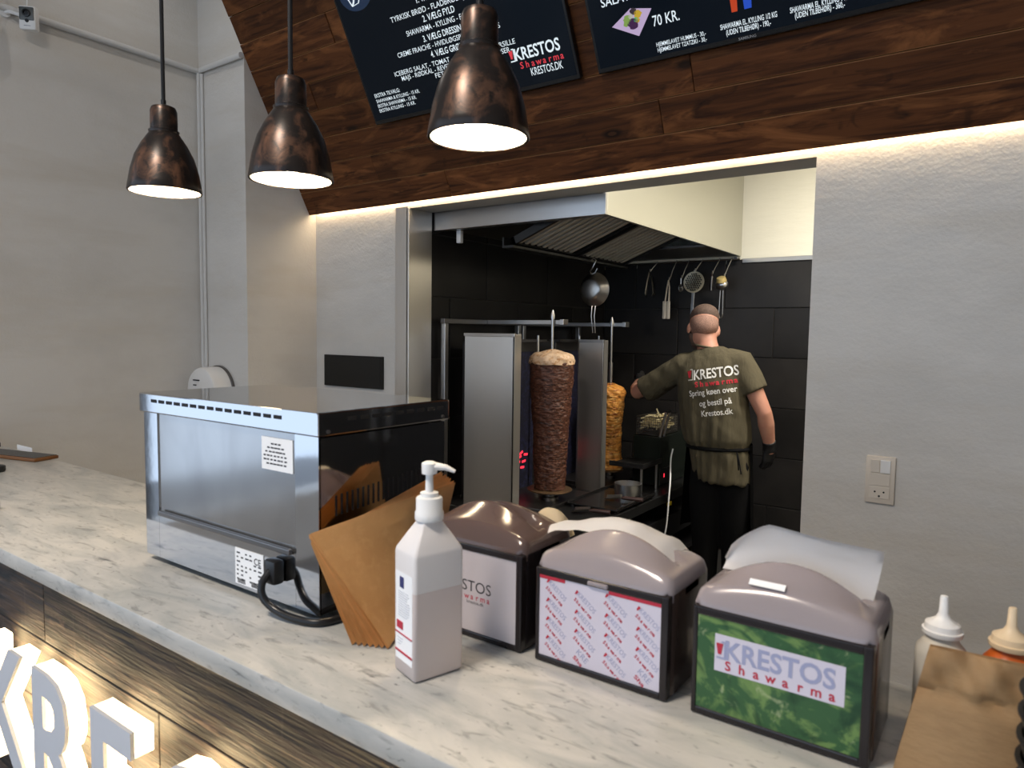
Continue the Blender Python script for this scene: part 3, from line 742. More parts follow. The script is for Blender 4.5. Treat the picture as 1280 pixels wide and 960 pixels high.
# ================================================================== MENU SCREENS ON THE SOFFIT
def tv(label, x0, x1, v0, v1):
    t = thing('menu_screen', label, 'screen', SF @ V(((x0+x1)/2, v0, .05)), 'menu screens on the planked soffit')
    T = SF
    MB().obox(T, (x0+.2, v0+.15, .0035), (x1-.2, v1-.15, .0085)).obj('wall_bracket', BLACK, t, False)
    MB().obox(T, (x0, v0, .008), (x1, v1, .034), .004).obj('housing', BEZEL, t, False)
    s = MB().obox(T, (x0+.012, v0+.018, .0342), (x1-.012, v1-.012, .0350)).obj('screen', SCREEN, t, False)
    return t, s
X3 = SF.to_3x3() @ V((1, 0, 0)); Y3 = SF.to_3x3() @ V((0, 1, 0))
class TX:
    def __init__(s): s.b = MB()
    def p(s, str_, x, v, size, al='L', bold=0.0, W=None):
        vs = text_data(str_, bold)[0]; nat = max(q.x for q in vs)-min(q.x for q in vs)
        s.b.text(str_, SF @ V((x, v, .0356)), X3, Y3, size, al, bold, W/(nat*size) if W else 1.0)
A0, A1 = -2.606, -1.448
t1, s1 = tv('menu screen with numbered choices on the left of the planked soffit', A0, A1, .405, 1.09)
t = TX(); cxm = -2.045
for (str_, v, size, bold, W) in (('1. VÆLG BRØD', .843, .036, .014, .19), ('TYRKISK BRØD - FLADBRØD (DÜRÜM)', .803, .031, .004, .53), ('2. VÆLG FYLD', .767, .036, .014, .177), ('SHAWARMA - KYLLING - FALAFEL', .733, .031, .004, .40),
    ('3. VÆLG DRESSING', .693, .036, .014, .235), ('CREME FRAICHE - HVIDLØGSPESTO - HUMMUS', .662, .029, .004, .575), ('4. VÆLG GRØNT', .626, .036, .014, .20),
    ('ICEBERG SALAT - TOMAT - AGURK - LØG - PERSILLE', .591, .028, .004, .68), ('MAJS - RØDKÅL - REVET GULERØDDER - RADISER', .566, .028, .004, .612), ('FETA - OLIVEN', .542, .028, .004, .22)):
    t.p(str_, cxm, v, size, 'C', bold, W)
for str_, v, size, W in (('EKSTRA TILVALG:', .525, .025, .165), ('SHAWARMA & KYLLING - 15 KR.', .501, .022, .28), ('EKSTRA SHAWARMA - 15 KR.', .479, .022, .25), ('EKSTRA KYLLING - 15 KR.', .457, .022, .235)):
    t.p(str_, -2.550, v, size, 'L', .008, W)
t.p('KRESTOS', -1.722, .527, .064, 'L', .02, .215); t.p('KRESTOS.DK', -1.664, .458, .042, 'L', .004, .152)
e_r = MB(); emblem(e_r, t.b, *(SF @ V((-1.734, .527, .0356))), .044, X3, Y3)
# script flourish in the round badge
sc_ = [(-2.50, .915), (-2.485, .93), (-2.47, .96), (-2.49, .98), (-2.515, .95), (-2.50, .915), (-2.46, .92), (-2.435, .95), (-2.43, .98)]
t.b.tube([SF @ V((x, v, .0365)) for x, v in sc_], .005, 6, flat=.3)
t.b.obj('lettering', SCRW, s1, False, kind='stuff')
for i, ch in enumerate('Shawarma'): e_r.text(ch, SF @ V((-1.700+i*.0275, .493, .0356)), X3, Y3, .036, 'C', .014)
e_r.obj('red_lettering', SCRR, s1, False)
MB().prism([(-2.465+.10*math.cos(a), .965+.075*math.sin(a)) for a in [2*PI*k/28 for k in range(28)]], SF @ Matrix.Translation((0, 0, .0351)), .0003).obj('round_badge', mat('badge_blue', (.01, .02, .05), .2, emis=((.05, .13, .3), .12)), s1, False)
B0, B1 = -1.367, -.140
t2, s2_ = tv('menu screen with salad, cups and prices on the right of the planked soffit', B0, B1, .405, 1.09)
t = TX()
t.p('SALAT - BEVERAGES', -1.302, .628, .042, 'L', .008, .36)
t.p('70 KR.', -1.115, .522, .050, 'L', .006, .100)
t.p('HJEMMELAVET HUMMUS - 30,-', -1.115, .453, .0205, 'L', .006, .185); t.p('HJEMMELAVET TZATZIKI - 30,-', -1.113, .434, .0205, 'L', .006, .185)
t.p('SHAWARMA EL. KYLLING 1/2 KG', -.877, .457, .024, 'L', .012, .190); t.p('(UDEN TILBEHØR) - 190,-', -.859, .436, .024, 'L', .012, .150)
t.p('SHAWARMA EL. KYLLING 1 KG', -.646, .457, .024, 'L', .012, .180); t.p('(UDEN TILBEHØR) - 360,-', -.632, .438, .024, 'L', .012, .150)
t.b.obj('lettering', SCRW, s2_, False, kind='stuff')
MB().text('SAMSUNG', SF @ V((-.790, .4115, .0354)), X3, Y3, .012, 'C', .01, 1.1).obj('maker_mark', mat('maker_grey', (.35, .35, .36), .5), t2, False)
def em(n, c, s=.6): return mat('screen_'+n, tuple(k*.1 for k in c), .4, emis=(c, s))
pl = MB().prism([(-1.275, .555), (-1.175, .503), (-1.112, .582), (-1.192, .600)], SF @ Matrix.Translation((0, 0, .0352)), .0003).obj('plate_picture', em('lilac', (.72, .55, .85)), s2_, False)
for (x, v, r, n, c) in ((-1.195, .540, .021, 'purple', (.06, .01, .08)), (-1.215, .560, .015, 'leaf', (.30, .48, .10)), (-1.172, .568, .015, 'corn', (.75, .5, .03)), (-1.188, .580, .013, 'dark', (.05, .03, .04)), (-1.200, .566, .010, 'egg', (.65, .65, .55)), (-1.182, .552, .009, 'mint', (.10, .6, .25)), (-1.222, .545, .011, 'leaf', (.30, .48, .10)), (-1.176, .548, .009, 'corn', (.75, .5, .03))):
    MB().prism([(x+r*(1+.2*math.sin(5*a+x*90))*math.cos(a), v+r*.9*math.sin(a)) for a in [2*PI*k/14 for k in range(14)]], SF @ Matrix.Translation((.005, .008, .0356)), .0003).obj('salad_picture', em(n, c), pl, False)
for (x, w0, n, c) in ((-.823, .013, 'cup_red', (.75, .07, .01)), (-.778, .016, 'cup_blue', (.02, .10, .75))):
    MB().prism([(x-w0*.75, .503), (x+w0*.75, .503), (x+w0, .575), (x-w0, .575)], SF @ Matrix.Translation((0, 0, .0352)), .0003).obj('cup_picture', em(n, c), s2_, False)

# ================================================================== WALL FITTINGS
sk = thing('wall_socket', 'off white switch and socket panel on the rough white wall', 'socket', (-.349, YW, .97))
SX0, SX1, SZ0, SZ1 = -.396, -.303, .968, 1.136
MB().box((SX0, YW-.012, SZ0), (SX1, YW+.002, SZ1), .004).obj('frame_plate', OFFW, sk)
MB().box((SX0+.014, YW-.015, 1.078), (SX0+.044, YW-.0121, 1.124), .0015).obj('switch_rocker', OFFW, sk, False)
MB().box((SX0+.046, YW-.017, 1.078), (SX0+.078, YW-.0121, 1.124), .0015).obj('switch_rocker', WHITE, sk, False)
MB().box((SX0+.014, YW-.014, 1.032), (SX0+.078, YW-.0121, 1.074), .0015).obj('blank_cover', OFFW, sk, False)
so = MB().box((SX0+.014, YW-.014, .986), (SX0+.078, YW-.0121, 1.028), .0015).obj('socket_outlet', OFFW, sk, False)
for (x, z, r) in ((.032, 1.010, .0034), (.060, 1.010, .0034), (.046, .995, .0038)):
    MB().lathe([(r, -.0004), (r, .0003)], (0, 0, 0), 10, Matrix.Translation((SX0+x, YW-.0142, z)) @ Matrix.Rotation(PI/2, 4, 'X')).obj('socket_hole', SLOT, so, False)
bp = thing('black_panel', 'flat black panel on the white wall left of the kitchen opening', 'panel', (-3.07, YW, 1.23))  # plain black panel built for a dark rectangle on the wall
MB().box((-3.312, YW-.018, 1.228), (-2.828, YW+.002, 1.410), .003).obj('housing', mat('matt_black', (.006, .006, .006), .6), bp, False)
MB().box((-3.304, YW-.0195, 1.236), (-2.836, YW-.0182, 1.402)).obj('screen', mat('matt_black_front', (.005, .005, .005), .5), bp, False)  # plain black front sheet of the panel
# round white dispenser on the corner wall
rd = thing('roll_dispenser', 'white round roll dispenser on the corner wall behind the oven', 'dispenser', (-3.66, YA, 1.2))
RM = Matrix.Translation((-3.668, YA, 1.195)) @ Matrix.Rotation(PI/2, 4, 'X')
MB().lathe([(.146, 0), (.150, .004), (.150, .016), (.146, .018)], (0, 0, 0), 44, RM).obj('back_plate', STEELD, rd)
c_ = MB().lathe([(.143, .018), (.143, .105), (.136, .120), (.118, .128), (.04, .132)], (0, 0, 0), 44, RM).obj('drum_cover', WHITE, rd)
MB().box((-3.72, YA-.135, 1.262), (-3.66, YA-.1285, 1.268)).box((-3.72, YA-.135, 1.235), (-3.69, YA-.1285, 1.24)).obj('view_slot', SLOT, c_, False)
# security camera
scm = thing('security_camera', 'small white security camera with a grey face on the left wall pipe', 'camera', (XL, 1.42, 2.96))
CM = frame((XL+.085, 1.40, 2.95), V((.62, .78, 0)).cross(V((0, 0, 1)))*-1, (0, -.05, 1))
CM = frame((XL+.10, 1.40, 2.955), (.72, .69, -.02), (.06, -.04, 1))
MB().obox(CM, (-.036, -.052, -.028), (.036, .052, .012), .008).obj('camera_body', WHITE, scm)
fc = MB().obox(CM, (-.030, -.012, .0115), (.030, .044, .014), .004).obj('face_plate', mat('camera_grey', (.10, .11, .11), .3), scm)
MB().lathe([(.017, .013), (.017, .021), (.011, .022), (.009, .017)], (0, 0, 0), 20, CM @ Matrix.Translation((0, .018, 0))).obj('lens', BLACK, fc)
MB().lathe([(.008, .013), (.007, .017)], (0, 0, 0), 14, CM @ Matrix.Translation((0, -.014, 0))).obj('sensor', BLACK, fc)
MB().obox(CM, (-.014, -.036, .0118), (.014, -.034, .0126)).obj('printed_mark', GREYINK, scm, False)
MB().tube([(XL, 1.34, 2.985), (XL+.04, 1.35, 2.98), (XL+.085, 1.385, 2.965)], .008, 10).lathe([(.024, 0), (.024, .012)], (0, 0, 0), 16, Matrix.Translation((XL, 1.34, 2.985)) @ Matrix.Rotation(PI/2, 4, 'Y')).obj('mount_arm', WHITE, scm)
MB().tube([(XL+.09, 1.40, 3.005), (XL+.07, 1.41, 3.06), (XL+.03, 1.38, 3.10), (XL+.006, 1.33, 3.06), (XL+.006, 1.28, 3.02)], .003, 8).obj('cable', WHITE, scm)

# ================================================================== KITCHEN: HOOD
HX0, HX1, HY0, HY1, HZ = XK+.004, -1.565, 2.932, YB-.004, 2.108
hd = thing('extractor_hood', 'stainless extractor hood with grease filters over the kebab grills', 'hood', (-2.1, 3.9, HZ))
MB().box((HX0, HY0, HZ), (HX1, HY0+.018, 2.70), .002).box((HX0, HY0+.018, HZ), (HX1-.02, HY0+.05, HZ+.012)).obj('front_lip', STEEL, hd, False)
MB().box((HX1-.018, HY0+.018, HZ), (HX1, HY1, 2.70), .002).obj('end_panel', HOODSIDE, hd, False, label='bright end panel of the hood')
MB().box((HX0, HY0+.018, 2.66), (HX1-.018, HY1, 2.70)).box((HX0, HY0+.05, HZ+.02), (HX0+.01, HY1, 2.66)).obj('canopy', STEELD, hd, False)
MB().box((HX0+.01, 4.33, HZ+.004), (HX1-.02, HY1, HZ+.016)).obj('rear_plate', STEELD, hd, False)
for i in range(2):
    y0 = 3.02 + i*.66; y1 = y0+.62
    FM = frame((-2.16, 0, 2.03), (.53, 0, .21), (0, 1, 0))
    f = MB()
    ln = .57
    f.obox(FM, (0, y0, -.02), (.02, y1, .02)).obox(FM, (ln-.02, y0, -.02), (ln, y1, .02)).obox(FM, (0, y0, -.02), (ln, y0+.02, .02)).obox(FM, (0, y1-.02, -.02), (ln, y1, .02))
    fo = f.obj('grease_filter', IRON, hd, False)
    for k in range(10):
        y = y0+.028+k*.0575
        MB().obox(FM, (.02, y, -.014), (ln-.02, y+.028, .004), .004).obj('baffle', mat('baffle_steel', (.62, .58, .50), .5, .55), fo, False)
MB().box((-2.20, 2.99, 1.995), (-2.13, 4.33, 2.008)).box((-2.20, 2.99, 2.008), (-2.19, 4.33, 2.05)).obj('grease_gutter', IRON, hd, False)
MB().box((HX0+.12, 2.985, 2.04), (HX0+.15, 3.01, HZ), .003).obj('valve', WHITE, hd)
MB().tube([(-2.60, 4.905, 2.085), (-1.56, 4.905, 2.085)], .006, 8).box((-2.60, 4.90, 2.085), (-2.58, YB, 2.10)).box((-1.60, 4.90, 2.085), (-1.58, YB, 2.10)).obj('utensil_rail', STEELD, hd)

# utensils on the rail
def hook_pts(x, z0, z1, y=4.905, dx=-.02, dy=-.05):
    return [(x+.0, y+.010, z0-.004), (x, y+.004, z0+.012), (x, y-.008, z0+.012), (x, y-.013, z0), (x+dx*.5, y-.013+dy*.6, (z0+z1)/2), (x+dx, y+dy, z1+.01), (x+dx, y+dy-.006, z1-.002), (x+dx, y+dy-.018, z1), (x+dx+.004, y+dy-.022, z1+.018)]
def hook(label, x, z1, dx=-.03):
    p = hook_pts(x, 2.085, z1, dx=dx)
    return tag(at(MB().tube(p, .0028, 8).obj('s_hook', STEEL), (x, 4.905, 2.085)), label, 'hook', 'steel hooks on the utensil rail')
UY = 4.842
hook('steel hook holding the black tongs on the utensil rail', -2.17, 2.02); hook('long steel hook holding the pale kitchen tongs', -2.02, 1.955); hook('steel hook holding the small whisk on the utensil rail', -1.925, 1.965)
hook('steel hook holding the round perforated skimmer', -1.825, 2.01); hook('steel hook holding the thin knife steel', -1.70, 1.99); hook('rightmost steel hook, holding the sieve ladle', -1.615, 1.965)
tg = thing('kitchen_tongs', 'pale cream kitchen tongs hanging from the utensil rail behind the cook', 'tongs', (-2.06, UY, 1.66))
for s_ in (-1, 1):
    MB().tube([(-2.05, UY-.012, 1.952), (-2.055+s_*.009, UY, 1.90), (-2.062+s_*.014, UY, 1.80)], [.008, .010, .011], 8, flat=.45).obj('arm', OFFW, tg)
    MB().obox(frame((-2.064+s_*.015, UY, 1.735), (1, 0, 0), (0, 0, 1)), (-.016, -.065, -.006), (.012, .066, .006), .006).obj('paddle', OFFW, tg)
bt = thing('kitchen_tongs', 'black tongs hanging leftmost on the utensil rail', 'tongs', (-2.2, UY, 1.84))
for s_ in (-1, 1): MB().tube([(-2.20, UY-.012, 2.018), (-2.20+s_*.018, UY, 1.95), (-2.20+s_*.032, UY, 1.86), (-2.20+s_*.024, UY-.01, 1.84)], [.010, .016, .016, .010], 8, flat=.5).obj('arm', BLACK if s_ > 0 else STEELD, bt)
wk = thing('whisk', 'small steel whisk hanging between the pale tongs and the skimmer', 'whisk', (-1.955, UY, 1.86))
MB().tube([(-1.955, UY-.012, 1.963), (-1.955, UY-.012, 1.92)], .005, 8).obj('handle', STEEL, wk)
for k in range(4):
    a = PI*k/4; MB().tube([(-1.955+.016*math.cos(a)*math.sin(q)*s2, UY-.012+.016*math.sin(a)*math.sin(q)*s2, 1.92-.055*(1-math.cos(q))/2) for s2, qs in ((1, [PI*i/6 for i in range(7)]), (-1, [PI*(6-i)/6 for i in range(1, 6)])) for q in qs], .0014, 5, closed=True).obj('wire_loop', STEEL, wk)
sk_ = thing('skimmer', 'round perforated steel skimmer hanging with its handle down above the cook', 'skimmer', (-1.855, UY, 1.70))
SKM = frame((-1.855, UY-.02, 1.93), (1, 0, 0), (0, .1, 1))
disc = MB()
disc.lathe([(.0, .006), (.05, .004), (.073, -.004), (.076, -.004), (.076, -.001), (.072, 0), (.05, .008), (0, .010)], (0, 0, 0), 36, SKM @ Matrix.Diagonal((1, 1, -1, 1)), cap=False)
so_ = disc.obj('perforated_disc', mat('skimmer_steel', (.62, .56, .42), .4, .6), sk_)
for i in range(-4, 5):
    for j in range(-4, 5):
        x, y = (i+.5*(j % 2))*.0155, j*.0140
        if x*x+y*y < .0036: MB().lathe([(.0050, -.0125), (.0050, -.0045)], (0, 0, 0), 8, SKM @ Matrix.Translation((x, y, .020 if x*x+y*y < .0025 else .0175))).obj('hole', SLOT, so_, False)
MB().obox(SKM, (-.011, -.27, -.003), (.011, -.07, .003), .002).obj('handle', STEEL, sk_, False)
MB().tube([SKM @ V((0, .072, 0)), SKM @ V((0, .085, .004))], .006, 8).obj('hanging_eye', STEEL, sk_)
ks = thing('knife_steel', 'thin grey knife steel hanging right of the skimmer', 'knife steel', (-1.735, UY, 1.87))
MB().tube([(-1.73, UY-.012, 1.99), (-1.733, UY, 1.965)], .004, 8).obj('ring', STEEL, ks); MB().tube([(-1.733, UY, 1.968), (-1.735, UY, 1.87)], [.010, .012], 10).obj('handle', STEELD, ks)
ld = thing('sieve_ladle', 'small steel sieve ladle with a long wire handle hanging rightmost on the rail', 'ladle', (-1.65, UY, 1.67))
b = MB(); bmesh.ops.create_uvsphere(b.bm, u_segments=20, v_segments=12, radius=.045, matrix=Matrix.Translation((-1.650, UY-.03, 1.905)) @ Matrix.Diagonal((1, .8, .85, 1))); b.obj('bowl', STEEL, ld)
MB().lathe([(.030, 0), (.036, .004), (.030, .030), (.022, .034)], (0, 0, 0), 20, Matrix.Translation((-1.645, UY-.05, 1.925)) @ Matrix.Rotation(.5, 4, 'X')).obj('strainer_mesh', mat('brass_mesh', (.62, .48, .20), .5, .4), ld)
MB().tube([(-1.660, UY-.03, 1.87), (-1.668, UY-.02, 1.70), (-1.660, UY-.02, 1.676), (-1.648, UY-.02, 1.676), (-1.642, UY-.02, 1.70), (-1.640, UY-.03, 1.87)], .004, 8).obj('wire_handle', STEEL, ld)
MB().tube([(-1.640, UY-.02, 1.95), (-1.630, UY-.02, 1.985)], .003, 6).obj('eye', STEEL, ld)

# pan hanging from the filter gutter
tag(at(MB().tube([(-2.12, 3.80, 2.002), (-2.10, 3.80, 2.016), (-2.085, 3.80, 2.0), (-2.10, 3.79, 1.96), (-2.125, 3.80, 1.935), (-2.11, 3.79, 1.918), (-2.085, 3.79, 1.925), (-2.07, 3.79, 1.95)], .0035, 8).obj('s_hook', STEEL), (-2.1, 3.8, 2.0)), 'large steel hook hanging from the hood filter, holding the hanging pan', 'hook')
pn = thing('hanging_pan', 'steel pan hanging upside down from a hook under the hood filters', 'pan', (-2.10, 3.79, 1.56))
PNM = Matrix.Translation((-2.10, 3.80, 1.825)) @ Matrix.Rotation(math.radians(62+115), 4, 'Z') @ Matrix.Rotation(PI/2, 4, 'X')
MB().lathe([(.0, -.045), (.055, -.045), (.075, -.036), (.100, .010), (.104, .012), (.104, .0145), (.098, .0145), (.072, -.033), (.05, -.041), (0, -.041)], (0, 0, 0), 40, PNM, cap=False).obj('bowl', mat('pan_steel', (.42, .40, .37), .28, 1), pn)
for s_ in (-.012, .012): MB().tube([PNM @ V((s_, -.10, .01)), PNM @ V((s_*.9, -.16, .0)), PNM @ V((s_*.7, -.265, .02))], .0035, 8).obj('wire_handle', STEEL, pn)

# ================================================================== KEBAB GRILLS
tb_ = thing('kitchen_worktable', 'black kitchen worktable carrying the kebab grills and griddle', 'table', (-2.13, 3.7, 0))
TX0, TX1, TY0, TY1, TZ = XK+.004, -1.665, 2.96, 4.90, .585
MB().box((TX0, TY0, TZ-.055), (TX1, TY1, TZ), .004).obj('table_top', IRON, tb_, False)
MB().box((TX0+.03, TY0+.03, .10), (TX1-.06, TY1-.03, .13)).box((TX0+.03, TY0+.05, .28), (TX1-.03, TY1-.03, .42), .003).obj('lower_shelf', BLACK, tb_, False)
for x in (TX0+.04, TX1-.06):
    for y in (TY0+.04, TY1-.06): MB().box((x, y, 0), (x+.04, y+.04, TZ-.055)).obj('leg', STEELD, tb_, False)
MB().box((TX1-.010, 4.02, .500), (TX1+.006, 4.07, .525), .004).obj('yellow_knob', YELLOW, tb_, label='small yellow knob')

def grill(label, ys, px0, px1, py, zt, zb, flange):
    g = thing('kebab_grill', label, 'grill', (-2.3, ys, TZ), 'kebab grills in the kitchen')
    # shield panel at the near side
    s_ = MB().box((px0, py, zb), (px1, py+.012, zt), .002)
    s_.box((px1-.012, py, zb), (px1, py+.062, zt), .002)
    if flange: s_.rings([[V((px0+.004, py+.004, z)), V((px0, py, z)), V((px0-.050, py+.07, z)), V((px0-.046, py+.074, z))] for z in (zb, zt)])
    s_.obj('side_shield', STEELV, g, False)
    MB().box((px0-.004, py-.006, zt-.014), (px1+.002, py+.012, zt+.004), .002).obj('shield_rim', STEEL, g, False)
    MB().box((-2.56, py+.10, TZ), (-2.40, ys+.30, 1.50), .004).obj('burner_housing', STEELD, g, False)
    bf = MB().box((-2.399, py+.13, TZ+.02), (-2.392, ys+.26, 1.44)).obj('burner_face', BURN, g, False)
    for (y, z) in (((3.455, .80), (3.44, .775), (3.485, .735), (3.50, .77), (3.47, .825), (3.52, .81), (3.43, .74)) if ys < 4 else ((4.36, 1.30),)):
        MB().obox(frame((-2.391, y, z), (0, 1, random.uniform(-.5, .5)), (0, -.3, 1)), (-.02, -.007, -.0005), (.02, .007, .001), .0008).obj('glowing_spot', GLOWRED, bf, False)
    MB().box((-2.42, ys-.30, 1.5), (-2.34, ys+.32, 1.515)).obj('top_shelf', STEELD, g, False)
    MB().box((-2.57, py+.10, TZ), (-1.995, ys+.30, TZ+.022), .003).obj('drip_tray', STEELD, g, False)
    MB().lathe([(.05, TZ+.022), (.05, TZ+.04), (.035, TZ+.042), (.035, .655)], (-2.1 if ys < 4 else -2.13, ys, 0), 24).obj('turntable', STEELD, g)
    MB().box((-2.60, ys-.38, 1.60), (-2.57, ys+.38, 1.628), .002).obj('top_rail', STEELD, g, False)
    MB().box((-2.57, ys+.012, 1.603), (-2.03, ys+.034, 1.628), .002).box((-2.052, ys-.004, 1.600), (-2.028, ys+.05, 1.632), .002).obj('spit_arm', STEEL, g, False)
    for yy in (ys-.375, ys+.34): MB().box((-2.60, yy, TZ), (-2.57, yy+.03, 1.60), .002).obj('post', STEEL, g, False)
    for k, (x, y) in enumerate(((-2.30, ys-.12), (-2.34, ys+.22))): MB().tube([(x, y, TZ+.02), (x, y, 1.54)], .007, 8).obj('guide_rod', STEEL, g)
    return g
grill('nearer kebab grill with a tall steel side shield and brown meat before it', 3.34, -2.46, -2.122, 3.005, 1.545, TZ, False)
grill('farther kebab grill, whose narrow steel shield stands between the two meat cones', 4.11, -2.165, -2.000, 3.76, 1.515, TZ, True)

def meat(name, label, x, y, zb, prof, m, capm, seed, tip, shaft_from):
    t = thing(name, label, 'kebab', (x, y, zb), 'kebab cones on the spits')
    nz_ = 150; n = 110
    zs = [p[1] for p in prof]
    def rad(z):
        for (r0_, z0), (r1_, z1) in zip(prof, prof[1:]):
            if z0 <= z <= z1: f = (z-z0)/(z1-z0); f = f*f*(3-2*f); return r0_*(1-f)+r1_*f
        return prof[-1][0]
    rings = []
    for i in range(nz_+1):
        z = zs[0] + (zs[-1]-zs[0])*i/nz_; R0 = rad(z); ring = []
        for k in range(n):
            a = 2*PI*k/n; ca, sa = math.cos(a), math.sin(a)
            d = noise.fractal(V((ca*3.2+seed, sa*3.2, z*38)), .55, 2.2, 5)*.0042 + noise.noise(V((ca*7, sa*7+seed, z*95)))*.0022 + noise.noise(V((ca*2, sa*2, z*9+seed)))*.006
            ring.append((x+ca*(R0+d), y+sa*(R0+d), z))
        rings.append(ring)
    MB().rings(rings).obj('meat_layers', m, t, ang=80)
    # cap
    zt = zs[-1]; R0 = prof[-1][0]; rings = []
    for i in range(15):
        f = i/14; r = R0*(1-f**2.6)+.010*f if i < 14 else .008
        zz = zt - .020 + .072*math.sin(f*PI/2)**.9 + (.012*max(0, f-.8)/.2)
        ring = []
        for k in range(72):
            a = 2*PI*k/72; d = noise.noise(V((math.cos(a)*4+seed, math.sin(a)*4, f*4)))*.010*(1-f*.6)
            ring.append((x+math.cos(a)*(r*1.03+d), y+math.sin(a)*(r*1.03+d), zz+d*.6))
        rings.append(ring)
    MB().rings(rings).obj('fat_cap', capm, t, ang=80, label='paler fatty top')
    MB().lathe([(R0*1.0, zb-.012), (R0*1.02, zb-.010), (R0*1.02, zb-.004), (R0*.9, zb-.003)], (x, y, 0), 36).obj('spit_plate', mat('bronze_plate', (.32, .20, .11), .4, .8), t)
    MB().lathe([(.008, zt), (.008, tip-.05), (.013, tip-.05), (.013, tip-.03), (.003, tip)], (x, y, 0), 16).obj('spit', STEEL, t)
    if shaft_from: MB().lathe([(.013, zt+.03), (.013, shaft_from)], (x, y, 0), 16).obj('spit_sleeve', STEEL, t)
meat('kebab_meat', 'tall dark brown kebab meat cone on the nearer spit', -2.1, 3.34, .674, [(.088, .674), (.090, .72), (.093, .80), (.098, .95), (.110, 1.15), (.122, 1.32), (.124, 1.40)], BEEF, FAT, 3.1, 1.685, 0)
meat('chicken_meat', 'golden orange chicken kebab cone on the farther spit behind the narrow shield', -2.130, 4.115, .668, [(.090, .668), (.086, .72), (.077, .80), (.080, .92), (.086, 1.02), (.094, 1.12), (.096, 1.17)], CHICK, CHICK, 7.7, 1.665, 1.37)

# ================================================================== FRYER, GRIDDLE ITEMS
fy_ = thing('fryer', 'black and steel countertop fryer beside the cook with a raised basket', 'fryer', (-1.87, 4.3, TZ))
MB().box((-1.965, 4.13, TZ+.001), (-1.775, 4.62, .905), .006).obj('body', mat('fryer_black', (.012, .016, .013), .15), fy_, False)
MB().box((-1.985, 3.84, .745), (-1.755, 4.125, .758), .003).box((-1.764, 3.84, .758), (-1.755, 4.125, .776), .002).box((-1.985, 3.84, .758), (-1.764, 3.848, .776), .002).obj('drain_tray', IRON, fy_, False)
for (x, y) in ((-1.775, 3.86), (-1.775, 4.08)): MB().tube([(x, y, TZ+.001), (x, y, .748)], .008, 8).obj('tray_leg', STEEL, fy_)
MB().box((-1.9, 4.135, .60), (-1.772, 4.3, .70), .003).obj('control_box', BLACK, fy_, False)
MB().box((-1.7735, 4.19, .64), (-1.7705, 4.20, .665)).obj('pilot_lamp', GLOWRED, fy_, False)
for y in (4.155, 4.215): MB().tube([(-1.79, y, .90), (-1.77, y, 1.0), (-1.752, y, 1.065)], .009, 8).obj('lift_post', STEEL, fy_)
MB().tube([(-1.752, 4.15, 1.066), (-1.752, 4.22, 1.066)], .010, 8).obj('lift_handle', BLACK, fy_)
fb = thing('fry_basket', 'black wire fry basket full of raw fries on the fryer', 'basket', (-1.88, 4.3, .906))
bx0, bx1, by0, by1, bz0, bz1 = -1.955, -1.80, 4.16, 4.46, .908, 1.025
for z in (bz0+.004, bz1): MB().tube([(bx0, by0, z), (bx1, by0, z), (bx1, by1, z), (bx0, by1, z)], .004, 6, closed=True).obj('rim_wire', STEELD, fb)
wr = MB()
for i in range(13):
    x = bx0+(bx1-bx0)*i/12; wr.tube([(x, by0, bz1), (x, by0, bz0), (x, by1, bz0), (x, by1, bz1)], .0012, 4)
for i in range(25):
    y = by0+(by1-by0)*i/24; wr.tube([(bx0, y, bz1), (bx0, y, bz0), (bx1, y, bz0), (bx1, y, bz1)], .0012, 4)
for i in range(1, 7):
    z = bz0+(bz1-bz0)*i/7; wr.tube([(bx0, by0, z), (bx1, by0, z), (bx1, by1, z), (bx0, by1, z)], .0012, 4, closed=True)
wr.obj('wire_mesh', STEELD, fb, kind='stuff')
fm = MB().box((-.032, -.0045, -.0045), (.032, .0045, .0045), .001, 1).obj('x', FRY, None, False); fme = fm.data; bpy.data.objects.remove(fm)
for i in range(130):
    x = random.gauss(-1.89, .045); x = min(max(x, bx0+.03), bx1-.03); y = random.uniform(by0+.035, by1-.035)
    hgt = .085*math.exp(-((x+1.89)/.07)**2)
    o = bpy.data.objects.new('french_fry', fme); COL.objects.link(o)
    o.location = (x, y, bz0+.015+random.uniform(.2, 1)*hgt + (.03 if random.random() < .3 else .01)); o.rotation_euler = (random.uniform(0, 3), random.gauss(0, .5), random.uniform(0, 6.3))
    tag(o, 'raw pale cut potato fry in the heap inside the fryer basket', 'fry', 'raw fries in the basket')
gr = thing('griddle', 'flat black griddle plate beside the shields with scoops on it', 'griddle', (-1.83, 3.6, TZ))
MB().box((-1.985, 3.34, TZ+.0135), (TX1-.004, 3.825, TZ+.024), .003).obj('plate', mat('griddle_black', (.014, .013, .013), .25, .3), gr, False)
MB().box((-1.985, 3.34, TZ+.024), (-1.977, 3.825, TZ+.036)).obj('rim', STEELD, gr, False)
MB().box((TX1-.012, 3.34, TZ+.024), (TX1-.004, 3.825, TZ+.032)).obj('rim', STEELD, gr, False)
for x in (-1.97, TX1-.03):
    for y in (3.36, 3.79): MB().box((x, y, TZ), (x+.02, y+.02, TZ+.0135)).obj('foot', STEELD, gr, False)
PZ = TZ+.0245
rp = thing('round_pan', 'low round steel pan on the black griddle', 'pan', (-1.80, 3.73, PZ))
MB().lathe([(.074, PZ), (.077, PZ+.003), (.080, PZ+.066), (.082, PZ+.067), (.078, PZ+.067), (.074, PZ+.006), (.0, PZ+.005)], (-1.80, 3.73, 0), 36, cap=False).obj('pan_wall', STEEL, rp)
